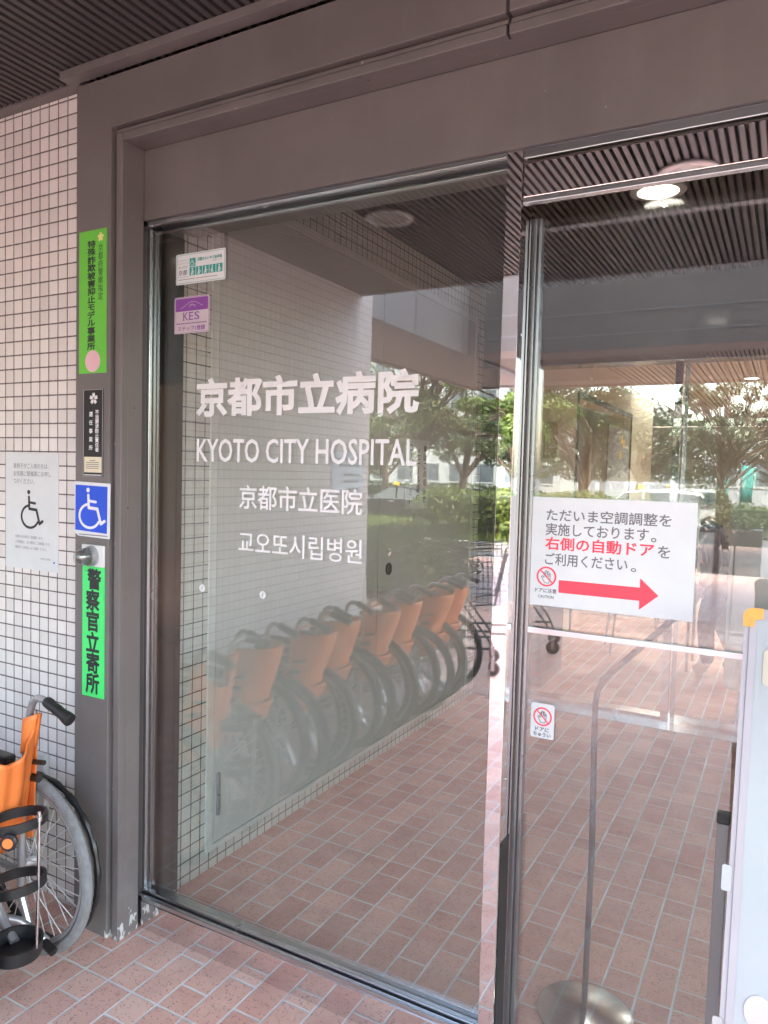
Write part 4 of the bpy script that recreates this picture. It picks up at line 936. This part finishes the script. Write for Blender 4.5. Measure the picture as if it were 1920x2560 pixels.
def tree(base, h, clumps, n, size, m, seed, label, trunk=.2, lean=(0, 0), fork=.5):
    x, y, z = base; rnd = random.Random(seed)
    t = thing('tree', base, label, 'tree', 'trees across the driveway')
    mb = MB(); tp = Vector((x + lean[0], y + lean[1], z + h * fork))
    pts = [Vector(base) + (tp - Vector(base)) * k_ + Vector((rnd.uniform(-.06, .06), rnd.uniform(-.06, .06), 0)) * (k_ > 0) for k_ in (0, .25, .5, .75, 1)]
    mb.tube(pts, trunk, 9, rr=[trunk * 1.25, trunk, trunk * .9, trunk * .82, trunk * .7])
    for cx, cy_, cz, rx, ry, rz in clumps:
        s = pts[rnd.choice((2, 3, 4))]; e = Vector((cx, cy_, cz)); mid = s.lerp(e, .5) + Vector((rnd.uniform(-.3, .3), rnd.uniform(-.3, .3), rnd.uniform(-.1, .35)))
        mb.tube([s, s.lerp(mid, .5) + Vector((0, 0, .1)), mid, mid.lerp(e, .6), e], trunk * .3, 6, rr=[trunk * .5, trunk * .42, trunk * .33, trunk * .2, trunk * .08])
        for _ in range(3):
            q = e + Vector((rnd.uniform(-rx, rx), rnd.uniform(-ry, ry), rnd.uniform(-rz, rz))) * .8; mb.tube([mid, mid.lerp(q, .6) + Vector((0, 0, .1)), q], trunk * .1, 5, rr=[trunk * .2, trunk * .12, trunk * .04])
    mb.build('trunk', 'bark', t, smooth=True)
    V, F = leaves(n, size, clumps, None, seed); leaf_obj('crown', m, t, V, F)
    return t
def crown(cx, cy_, cz, R_, H_, k_, seed, r0=.9):
    rnd = random.Random(seed); out = []
    for i in range(k_):
        a = rnd.uniform(0, 6.28); q = rnd.uniform(.1, 1) ** .6
        out.append((cx + R_ * q * math.cos(a), cy_ + R_ * q * math.sin(a), cz + rnd.uniform(-H_, H_) * (1.05 - .5 * q), rnd.uniform(.45, .95) * r0, rnd.uniform(.45, .95) * r0, rnd.uniform(.25, .5) * r0))
    return out
tree((-13.2, -23.7, -.38), 9, crown(-13.2, -23.9, 5.2, 3.2, 2.6, 26, 1, 1.1), 6500, .085, 'leaf_dark', 1, 'tall dark tree with a straight trunk behind the parked black taxi', .20, (.0, .1), .62)
tree((-12.0, -24.6, -.38), 7, crown(-11.0, -24.8, 3.6, 2.7, 1.8, 22, 2, .85), 5200, .085, 'leaf_dark', 2, 'dark spreading tree with a leaning forked trunk over the hedge', .17, (.5, 0), .5)
tree((-17.0, -27.5, -.38), 7.5, crown(-17.0, -27.5, 3.8, 3.4, 2.4, 24, 3, 1.2), 6500, .09, 'leaf_mid', 3, 'yellowish green tree at the corner of the tiled wall in the reflection', .16, (0, 0), .45)
tree((-7.6, -20.2, -.36), 7, crown(-7.9, -20.2, 4.3, 2.0, 2.2, 18, 4, .95), 7500, .10, 'leaf_light', 4, 'bright green young tree mirrored in the polished post', .10, (.2, 0), .5)
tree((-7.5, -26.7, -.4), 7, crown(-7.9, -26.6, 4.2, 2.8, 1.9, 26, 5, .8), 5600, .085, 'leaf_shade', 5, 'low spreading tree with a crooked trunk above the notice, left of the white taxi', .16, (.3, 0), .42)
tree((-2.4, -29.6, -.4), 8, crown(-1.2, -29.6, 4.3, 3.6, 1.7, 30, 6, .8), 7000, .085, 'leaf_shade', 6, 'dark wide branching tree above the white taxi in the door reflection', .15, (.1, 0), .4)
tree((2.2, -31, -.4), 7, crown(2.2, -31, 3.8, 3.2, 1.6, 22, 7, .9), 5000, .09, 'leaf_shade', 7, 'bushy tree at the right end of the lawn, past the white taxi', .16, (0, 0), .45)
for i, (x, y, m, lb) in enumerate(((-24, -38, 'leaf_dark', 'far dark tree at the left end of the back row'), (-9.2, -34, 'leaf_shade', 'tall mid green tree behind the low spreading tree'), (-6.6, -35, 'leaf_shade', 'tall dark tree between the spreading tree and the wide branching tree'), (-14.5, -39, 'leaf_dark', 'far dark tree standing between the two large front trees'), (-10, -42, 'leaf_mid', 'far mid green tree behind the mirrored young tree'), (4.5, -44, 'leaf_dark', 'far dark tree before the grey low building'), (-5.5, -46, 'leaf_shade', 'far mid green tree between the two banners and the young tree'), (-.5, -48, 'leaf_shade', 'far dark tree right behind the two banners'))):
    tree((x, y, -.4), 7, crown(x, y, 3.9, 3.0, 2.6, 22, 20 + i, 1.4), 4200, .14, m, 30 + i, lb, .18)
def hedge(x0, x1, y0, y1, z0, z1, n, size, m, seed, label, stems=False):
    t = thing('hedge', ((x0 + x1) / 2, (y0 + y1) / 2, z0 if not stems else 0), label, 'hedge', 'clipped hedges by the driveway')
    r = np.random.RandomState(seed); a = r.uniform(0, 1, (n, 3)); k_ = r.randint(0, 3, n)
    # points near the outer skin of a rounded box
    p = a * 2 - 1; p[np.arange(n), k_] = np.sign(p[np.arange(n), k_]) * r.uniform(.82, 1.0, n); p /= np.maximum(1, np.linalg.norm(p, axis=1) ** 1.0 / 1.28)[:, None]
    C0 = np.array([(x0 + x1) / 2, (y0 + y1) / 2, (z0 + z1) / 2]); S = np.array([(x1 - x0) / 2, (y1 - y0) / 2, (z1 - z0) / 2])
    lump = .07 * np.sin(p[:, :1] * 9 + seed) + .05 * np.sin(p[:, 1:2] * 7 + p[:, :1] * 5)
    q = C0 + p * S + np.concatenate([0 * lump, 0 * lump, lump * (S[2] > .2)], 1)
    nn = p + r.normal(size=(n, 3)) * .7; nn /= np.linalg.norm(nn, axis=1)[:, None]; u = np.cross(nn, r.normal(size=(n, 3))); u /= np.linalg.norm(u, axis=1)[:, None]; v = np.cross(nn, u); s = size * r.uniform(.6, 1.3, n)[:, None]
    V = np.stack([q - u * s, q - v * s * .5, q + u * s, q + v * s * .5], 1).reshape(-1, 3)
    leaf_obj('foliage', m, t, V.tolist(), [(4 * i, 4 * i + 1, 4 * i + 2, 4 * i + 3) for i in range(n)])
    core = []
    for i in range(13):
        a_ = -1 + 2 * i / 12; row = []
        for j in range(25):
            th = 2 * math.pi * j / 24; cx, cz = math.cos(th), math.sin(th); k2 = .80 / max(abs(cx), abs(cz)) ** .75; tp = (1 - abs(a_) ** 6 * .35)
            row.append((C0[0] + a_ * S[0] * .86, C0[1] + S[1] * cx * k2 * tp, C0[2] + S[2] * cz * k2 * tp))
        core.append(row)
    cm = MB().grid(core); cm.f += [tuple(range(25)), tuple(12 * 25 + i for i in range(25))]; cm.build('inner_growth', 'leaf_core', t, smooth=True)
    mb = MB(); rnd = random.Random(seed)
    for i in range(60 if stems else 30):
        x = rnd.uniform(x0 + .2, x1 - .2); y = rnd.uniform(y0 + .2, y1 - .2); mb.tube([(x, y, -.1 if stems else z0), (x + rnd.uniform(-.15, .15), y + rnd.uniform(-.1, .1), z0 + .1), (x + rnd.uniform(-.25, .25), y, z1 - .25)], .014, 5)
    mb.build('stems', 'bark', t)
    return t
hedge(-9.4, -3.55, -5.9, -4.2, -.05, 0.83, 22000, .034, 'leaf_light', 1, 'near clipped green hedge beside the canopy, mirrored below the black taxi')
hedge(-8.2, -3.4, -14.6, -12.5, .38, 1.16, 8000, .06, 'leaf_yellow', 2, 'yellow green hedge with bare dark stems on the traffic island', True)
hedge(-26, -9.5, -29.5, -27.6, -.3, 1.1, 9000, .08, 'leaf_dark', 3, 'long dark hedge along the lawn behind the black taxi')
hedge(-3.0, 1.5, -25.2, -24.0, -.38, .75, 3000, .07, 'leaf_dark', 4, 'short dark hedge beside the white taxi')
PT = thing('planter', (-1.0, -10.35, -.08), 'dark brown slatted planter box at the kerb holding the rounded shrub', 'planter')
for k_ in range(7): MB().box(-1.5, -10.0, -.06 + k_ * .118, -.35, -9.97, .045 + k_ * .118).build('slat', 'brown_dark', PT)
MB().box(-1.5, -10.7, -.08, -.35, -10.0, .74).build('trough', 'brown_dark', PT)
t = thing('shrub', (-1.15, -10.35, .74), 'dark rounded shrub growing in the brown slatted planter', 'shrub')
V, F = leaves(3500, .035, [(-1.15, -10.35, 1.05, .33, .28, .34), (-1.1, -10.35, 1.2, .24, .24, .24), (-.75, -10.35, .85, .3, .25, .18)], None, 44); leaf_obj('foliage', 'leaf_dark', t, V, F)
MB().tube([(-1.15, -10.35, .74), (-1.3, -9.05, .4), (-1.28, -9.08, .9)], .02, 6).build('stems', 'bark', t)
# grass tufts on the island and the lawn edge
def tufts(n, x0, x1, y0, y1, z, hh, seed, name):
    r = np.random.RandomState(seed); p = np.stack([r.uniform(x0, x1, n), r.uniform(y0, y1, n), np.full(n, z)], 1); a = r.uniform(0, 6.28, n); d = np.stack([np.cos(a), np.sin(a), 0 * a], 1) * .02; tip = p + np.stack([r.normal(0, .07, n), r.normal(0, .07, n), r.uniform(.4, 1, n) * hh], 1)
    V = np.stack([p - d, p + d, tip], 1).reshape(-1, 3).tolist(); o = leaf_obj(name, 'leaf_yellow', None, V, [(3 * i, 3 * i + 1, 3 * i + 2) for i in range(n)]); o['kind'] = 'stuff'; o['label'] = 'tall green grass growing on the traffic island and the lawn'
tufts(9000, -13.5, -3.2, -16.9, -12.2, .02, .32, 1, 'tall_grass'); tufts(9000, -24, -7, -27.8, -27.0, -.2, .7, 2, 'tall_grass')

# cars ------------------------------------------------------------------------
def car(x, y, z, rz, paint, label, prof, belt, L, lampc='yellow', wagon=False):
    t = thing('taxi', (0, 0, 0), label, 'taxi')
    W = .84
    def sec(xx, zz, s): 
        k_ = max(0, (zz - belt) / .6); return (xx, s * W * (1 - .26 * k_) * (1 - .10 * abs(xx / L * 2) ** 4), zz)
    b = MB(); n = len(prof); ring = []
    for s in (-1, -.94, .94, 1):
        ring.append([sec(a, c - (.035 if abs(s) == 1 else 0) * (c > .4), s * (1.0 if abs(s) < 1 else 1.0)) for a, c in prof])
    vs = [p for r_ in ring for p in r_]; fs = []
    for k_ in range(3):
        for i in range(n): fs.append((k_ * n + i, k_ * n + (i + 1) % n, (k_ + 1) * n + (i + 1) % n, (k_ + 1) * n + i))
    b.add(vs, fs + [tuple(range(n)), tuple(3 * n + i for i in range(n))]); b.build('body', paint, t, smooth=True)
    win = CARWIN[wagon]
    for s in (-1, 1):
        for q in win:
            m_ = MB(); m_.add([Vector(sec(a, c, s)) + Vector((0, .012 * s, 0)) for a, c in q], [tuple(range(len(q)))]); m_.build('window', 'carglass', t, solid=.006)
        st_ = MB(); st_.tube([Vector(sec(a, belt + .02, s)) + Vector((0, .01 * s, 0)) for a in (-1.55, 1.25)], .012, 6); st_.build('chrome_strip', 'chrome', t)
        for hx in (-.25, .75): MB().tube([sec(hx, belt - .07, s * 1.01), sec(hx + .2, belt - .07, s * 1.02)], .014, 6).build('door_handle', 'chrome', t)
        MB().lathe((-.85, s * (W + .09), belt + .1), (1, 0, 0), [(-.08, .02), (-.05, .07), (.04, .08), (.06, .06)], 12).build('mirror', paint, t, smooth=True)
        for wx in (-1.42, 1.36):
            wl = MB().ring((wx, s * .74, .32), (0, 1, 0), .255, .068, 36, 10).build('wheel', 'black', t, smooth=True)
            rm = MB().ring((wx, s * .79, .32), (0, 1, 0), .195, .015, 36, 6).lathe((wx, s * .79, .32), (0, s, 0), [(-.03, .05), (.0, .05), (.01, .03)], 12)
            for i in range(10):
                a = 2 * math.pi * i / 10; rm.tube([(wx + .04 * math.cos(a), s * .795, .32 + .04 * math.sin(a)), (wx + .19 * math.cos(a), s * .79, .32 + .19 * math.sin(a))], .018, 5)
            rm.build('rim', 'silver', wl, smooth=True)
        e = prof_end(prof); MB().prism(rrect(e[0] - .26, belt - .14, e[0] - .02, belt - .02, .03), lambda u, v, w_: (u, s * (W * .88 + .02 - w_ * s * s), v), .03).build('tail_light', 'taillight', t)
        MB().prism(rrect(s * .45 - .2, belt - .14, s * .45 + .2, belt - .02, .03), lambda u, v, w_: (e[0] - .02 + w_, u, v), .03).build('tail_light', 'taillight', t)
        MB().prism(rrect(-2.1, .62, -1.85, .74, .03), lambda u, v, w_: (u, s * (W * .86 + .0 + w_), v), .02).build('headlight', 'lens', t)
    top = max(c for a, c in prof); MB().prism(rrect(-.13, top, .13, top + .15, .05), lambda u, v, w_: (-.25 + w_, u, v), .16).build('roof_lamp', lampc, t, bevel=.01)
    t.location = (x, y, z); t.rotation_euler = (0, 0, rz); return t
def prof_end(p): return max(p, key=lambda q: q[0])
CARWIN = {False: [[(-.95, .99), (-.30, 1.38), (.02, 1.40), (.02, .99)], [(.08, .99), (.08, 1.40), (.62, 1.36), (1.02, 1.16), (1.12, 1.0)]],
          True: [[(-1.1, 1.0), (-.6, 1.50), (-.05, 1.55), (-.05, 1.0)], [(.02, 1.0), (.02, 1.55), (.85, 1.54), (.85, 1.0)], [(.92, 1.0), (.92, 1.54), (1.5, 1.50), (1.75, 1.0)]]}
sed = [(-2.3, .35), (-2.28, .62), (-2.05, .80), (-1.1, .93), (-.95, .97), (-.25, 1.41), (.1, 1.45), (.6, 1.41), (1.2, 1.10), (1.75, 1.02), (2.28, .98), (2.34, .80), (2.33, .40), (1.75, .26), (1.70, .5), (1.36, .68), (1.02, .5), (.97, .24), (-1.0, .24), (-1.06, .5), (-1.42, .68), (-1.78, .5), (-1.84, .26)]
wag = [(-2.1, .35), (-2.1, .70), (-1.85, .90), (-1.2, .98), (-.6, 1.54), (-.1, 1.62), (1.0, 1.62), (1.6, 1.54), (1.95, 1.02), (2.02, .80), (2.02, .40), (1.75, .26), (1.70, .5), (1.36, .68), (1.02, .5), (.97, .24), (-1.0, .24), (-1.06, .5), (-1.42, .68), (-1.78, .5), (-1.84, .26)]
car(-12.95, -21.4, -.385, R(-12), 'carblack', 'black taxi sedan with a yellow roof lamp parked beyond the hedge', sed, .97, 4.6)
car(-3.95, -20.8, -.38, R(-4), 'carwhite', 'white taxi wagon with a yellow roof lamp mirrored right of the notice', wag, 1.0, 4.1, 'yellow', True)

# far buildings ----------------------------------------------------------------
def block(x0, x1, y, h, cols, rows_, m, label, dep=10):
    t = thing('building', ((x0 + x1) / 2, y - dep / 2, -.5), label, 'building')
    MB().box(x0, y - dep, -.5, x1, y, h).build('wall', m, t); MB().box(x0 - .2, y - dep - .2, h, x1 + .2, y + .2, h + .35).build('roof', 'greybld', t)
    cw = (x1 - x0) / cols; rh = h / rows_
    for i in range(cols):
        for j in range(rows_):
            f_ = MB().box(x0 + cw * (i + .16), y, rh * (j + .26), x0 + cw * (i + .84), y + .06, rh * (j + .82)).build('window_frame', 'whitebld', t)
            MB().box(x0 + cw * (i + .2), y + .061, rh * (j + .3), x0 + cw * (i + .80), y + .07, rh * (j + .78)).build('pane', 'winglass', f_)
    return t
block(-46, -17, -58, 13, 11, 4, 'whitebld', 'tall white apartment block far behind the trees')
block(-9, 16, -56, 4.2, 8, 1, 'greybld', 'low grey building far behind the lawn')
for i, (x, y, m, c_) in enumerate(((-3.3, -38, 'banner_teal', 'teal'), (-2.2, -38.4, 'banner_teal', 'sea green'))):
    t = thing('banner', (x, y, -.2), ['teal upright banner on a pole, left one on the lawn', 'sea green upright banner on a pole, right one on the lawn'][i], 'banner')
    MB().tube([(x, y, -.2), (x, y, 2.5)], .025, 8).build('pole', 'silver', t)
    MB().grid([[(x + .03 + .55 * a, y + .05 * math.sin(a * 5 + i), .5 + 1.9 * b) for a in (0, .25, .5, .75, 1)] for b in (0, .33, .66, 1)]).build('cloth', m, t, smooth=True, solid=.01)
t = tag(MB().box(-5.6, -40.1, .2, -4.3, -40, .95).box(-5.5, -40.1, -.2, -5.42, -40, .2).box(-4.48, -40.1, -.2, -4.4, -40, .2).build('notice_board', 'banner_blue'), 'dark blue panel on short legs on the far lawn', 'sign board')

# motorcycle under the tree ---------------------------------------------------
t = thing('motorcycle', (-9.2, -25.2, -.4), 'small pale motorcycle parked under the low spreading tree', 'motorcycle')
X0, Y0, Z0 = -9.2, -25.2, -.4
for dx in (-.62, .62): MB().ring((X0 + dx, Y0, Z0 + .29), (0, 1, 0), .23, .055, 28, 8).lathe((X0 + dx, Y0 - .04, Z0 + .29), (0, 1, 0), [(0, .1), (.08, .1)], 14).build('wheel', 'black', t, smooth=True)
MB().tube([(X0 - .62, Y0, Z0 + .29), (X0 - .42, Y0, Z0 + .95)], .05, 8).tube([(X0 - .5, Y0, Z0 + .62), (X0 + .0, Y0, Z0 + .42), (X0 + .62, Y0, Z0 + .32)], .11, 10, rr=[.08, .16, .08]).build('body', 'silver', t, smooth=True)
MB().tube([(X0 + .0, Y0, Z0 + .72), (X0 + .3, Y0, Z0 + .76), (X0 + .7, Y0, Z0 + .82)], .1, 10, rr=[.08, .13, .06]).build('seat', 'black', t, smooth=True)
MB().tube([(X0 - .36, Y0 - .34, Z0 + 1.02), (X0 - .42, Y0, Z0 + .97), (X0 - .36, Y0 + .34, Z0 + 1.02)], .02, 8).build('handlebar', 'black', t, smooth=True)

# ================================================================== PERSON IN THE LOBBY
def skinned(name, verts, edges, radii, m, parent, root=0, sub=2, off=Vector((0, 0, 0))):
    me = bpy.data.meshes.new('s'); me.from_pydata(verts, edges, []); o = bpy.data.objects.new('s', me); COL.objects.link(o)
    md = o.modifiers.new('skin', 'SKIN'); md.use_smooth_shade = True; md.branch_smoothing = .6
    for i, q in enumerate(radii): me.skin_vertices[0].data[i].radius = (q, q) if not isinstance(q, tuple) else q
    for i in range(len(verts)): me.skin_vertices[0].data[i].use_root = i == root
    s = o.modifiers.new('sub', 'SUBSURF'); s.levels = sub; s.render_levels = sub
    bpy.context.view_layer.update(); m2 = bpy.data.meshes.new_from_object(o.evaluated_get(bpy.context.evaluated_depsgraph_get()))
    bpy.data.objects.remove(o); m2.name = name; m2.materials.clear(); m2.materials.append(M[m])
    for p in m2.polygons: p.use_smooth = True; p.material_index = 0
    ob = bpy.data.objects.new(name, m2); COL.objects.link(ob)
    if parent is not None: ob.parent = parent
    OFF[ob.name] = Vector(off); return ob
# walking to the left (-X), stooped; local coordinates with feet at z=0
B = dict(pel=(0, 0, .80), sp1=(-.02, 0, .95), ch=(-.08, 0, 1.10), nk=(-.13, 0, 1.24), nk2=(-.155, 0, 1.29), hd=(-.175, 0, 1.37), hd2=(-.175, 0, 1.43),
         hl=(0, -.085, .78), kl=(-.09, -.09, .44), al=(-.06, -.09, .09), tl=(-.17, -.095, .035), hr=(0, .085, .78), kr=(.0, .09, .44), ar=(.13, .09, .13), tr=(.05, .095, .04),
         sl=(-.09, -.165, 1.17), el=(-.02, -.20, .92), wl=(-.12, -.19, .72), pl_=(-.15, -.185, .66), sr=(-.09, .165, 1.17), er=(-.0, .20, .92), wr=(-.14, .19, .75), pr_=(-.175, .185, .69))
names = list(B); ix = {n_: i for i, n_ in enumerate(names)}
rad = dict(pel=.125, sp1=.12, ch=(.15, .11), nk=.055, nk2=.05, hd=(.078, .09), hd2=(.072, .085), hl=.085, kl=.055, al=.038, tl=.03, hr=.085, kr=.055, ar=.038, tr=.03, sl=.058, el=.042, wl=.028, pl_=(.032, .018), sr=.058, er=.042, wr=.028, pr_=(.032, .018))
ed = [('pel', 'sp1'), ('sp1', 'ch'), ('ch', 'nk'), ('nk', 'nk2'), ('nk2', 'hd'), ('hd', 'hd2'), ('pel', 'hl'), ('hl', 'kl'), ('kl', 'al'), ('al', 'tl'), ('pel', 'hr'), ('hr', 'kr'), ('kr', 'ar'), ('ar', 'tr'), ('ch', 'sl'), ('sl', 'el'), ('el', 'wl'), ('wl', 'pl_'), ('ch', 'sr'), ('sr', 'er'), ('er', 'wr'), ('wr', 'pr_')]
V_ = [B[n_] for n_ in names]; E_ = [(ix[a], ix[b]) for a, b in ed]; R_ = [rad[n_] for n_ in names]
# fingers as short chains
for s_, pw, ww in ((-1, 'pl_', 'wl'), (1, 'pr_', 'wr')):
    p = Vector(B[pw]); d = (p - Vector(B[ww])).normalized(); sd_ = Vector((d.z, 0, -d.x))
    for i, (of, ll) in enumerate(((-.026, .065), (-.009, .075), (.009, .07), (.026, .055))):
        a = p + sd_ * of + d * .01; k0 = len(V_); V_ += [tuple(a + d * .012), tuple(a + d * ll * .6 + Vector((0, -.004 * s_, 0))), tuple(a + d * ll + Vector((-.004, -.014 * s_, 0)))]; R_ += [.009, .008, .007]; E_ += [(ix[pw], k0), (k0, k0 + 1), (k0 + 1, k0 + 2)]
    a = Vector(B[ww]) + sd_ * -.02 + d * .03; k0 = len(V_); V_ += [tuple(a + sd_ * -.02 + d * .02), tuple(a + sd_ * -.035 + d * .05)]; R_ += [.010, .008]; E_ += [(ix[pw], k0), (k0, k0 + 1)]
pb = skinned('person', V_, E_, R_, 'skin', None); tag(pb, 'stooped person in a dark jacket and olive trousers walking through the lobby', 'person')
def wear(name, keys, edges, grow, m, sub=2, extra=None):
    ks = list(keys); mp_ = {k_: i for i, k_ in enumerate(ks)}
    rr = [((rad[k_][0] + grow, rad[k_][1] + grow) if isinstance(rad[k_], tuple) else rad[k_] + grow) for k_ in ks]
    return skinned(name, [B[k_] for k_ in ks], [(mp_[a], mp_[b]) for a, b in edges], rr, m, pb, 0, sub)
wear('jacket', ('ch', 'sp1', 'pel', 'nk', 'sl', 'el', 'wl', 'sr', 'er', 'wr'), [('ch', 'sp1'), ('sp1', 'pel'), ('ch', 'nk'), ('ch', 'sl'), ('sl', 'el'), ('el', 'wl'), ('ch', 'sr'), ('sr', 'er'), ('er', 'wr')], .016, 'navy')
wear('trousers', ('pel', 'hl', 'kl', 'al', 'hr', 'kr', 'ar'), [('pel', 'hl'), ('hl', 'kl'), ('kl', 'al'), ('pel', 'hr'), ('hr', 'kr'), ('kr', 'ar')], .018, 'olive')
for a_, t_ in (('al', 'tl'), ('ar', 'tr')): wear('shoe', (a_, t_), [(a_, t_)], .014, 'shoe')
hv = [(-.15, 0, 1.455), (-.12, 0, 1.41), (-.105, 0, 1.35)]; skinned('hair', hv, [(0, 1), (1, 2)], [(.088, .075), (.085, .07), (.06, .05)], 'hair', pb)
nz = MB().lathe((-.262, 0, 1.375), (-1, 0, -.3), [(-.02, .016), (.0, .013), (.014, .007)], 8).lathe((-.245, .032, 1.398), (-1, .1, 0), [(-.004, .011), (.006, .008)], 10).lathe((-.245, -.032, 1.398), (-1, -.1, 0), [(-.004, .011), (.006, .008)], 10)
OFFB = nz; fo = bpy.data.meshes.new('face'); fo.from_pydata(nz.v, [], nz.f); fo.materials.append(M['skin']); f_o = bpy.data.objects.new('nose_and_eyes', fo); COL.objects.link(f_o); f_o.parent = pb
bgm = MB().tube([(-.03, .17, 1.2), (.04, .22, 1.0), (.07, .24, .80)], .008, 6).tube([(.0, .25, .80), (.08, .25, .78), (.16, .25, .80)], .09, 10, rr=[.08, .12, .08])
bg_o = bpy.data.meshes.new('bag'); bg_o.from_pydata(bgm.v, [], bgm.f); bg_o.materials.append(M['black']); bo = bpy.data.objects.new('shoulder_bag', bg_o); COL.objects.link(bo); bo.location = (-.44, 6.42, 0); tag(bo, 'dark shoulder bag hanging at the side of the walking person', 'bag')
pb.location = (-.44, 6.42, 0)
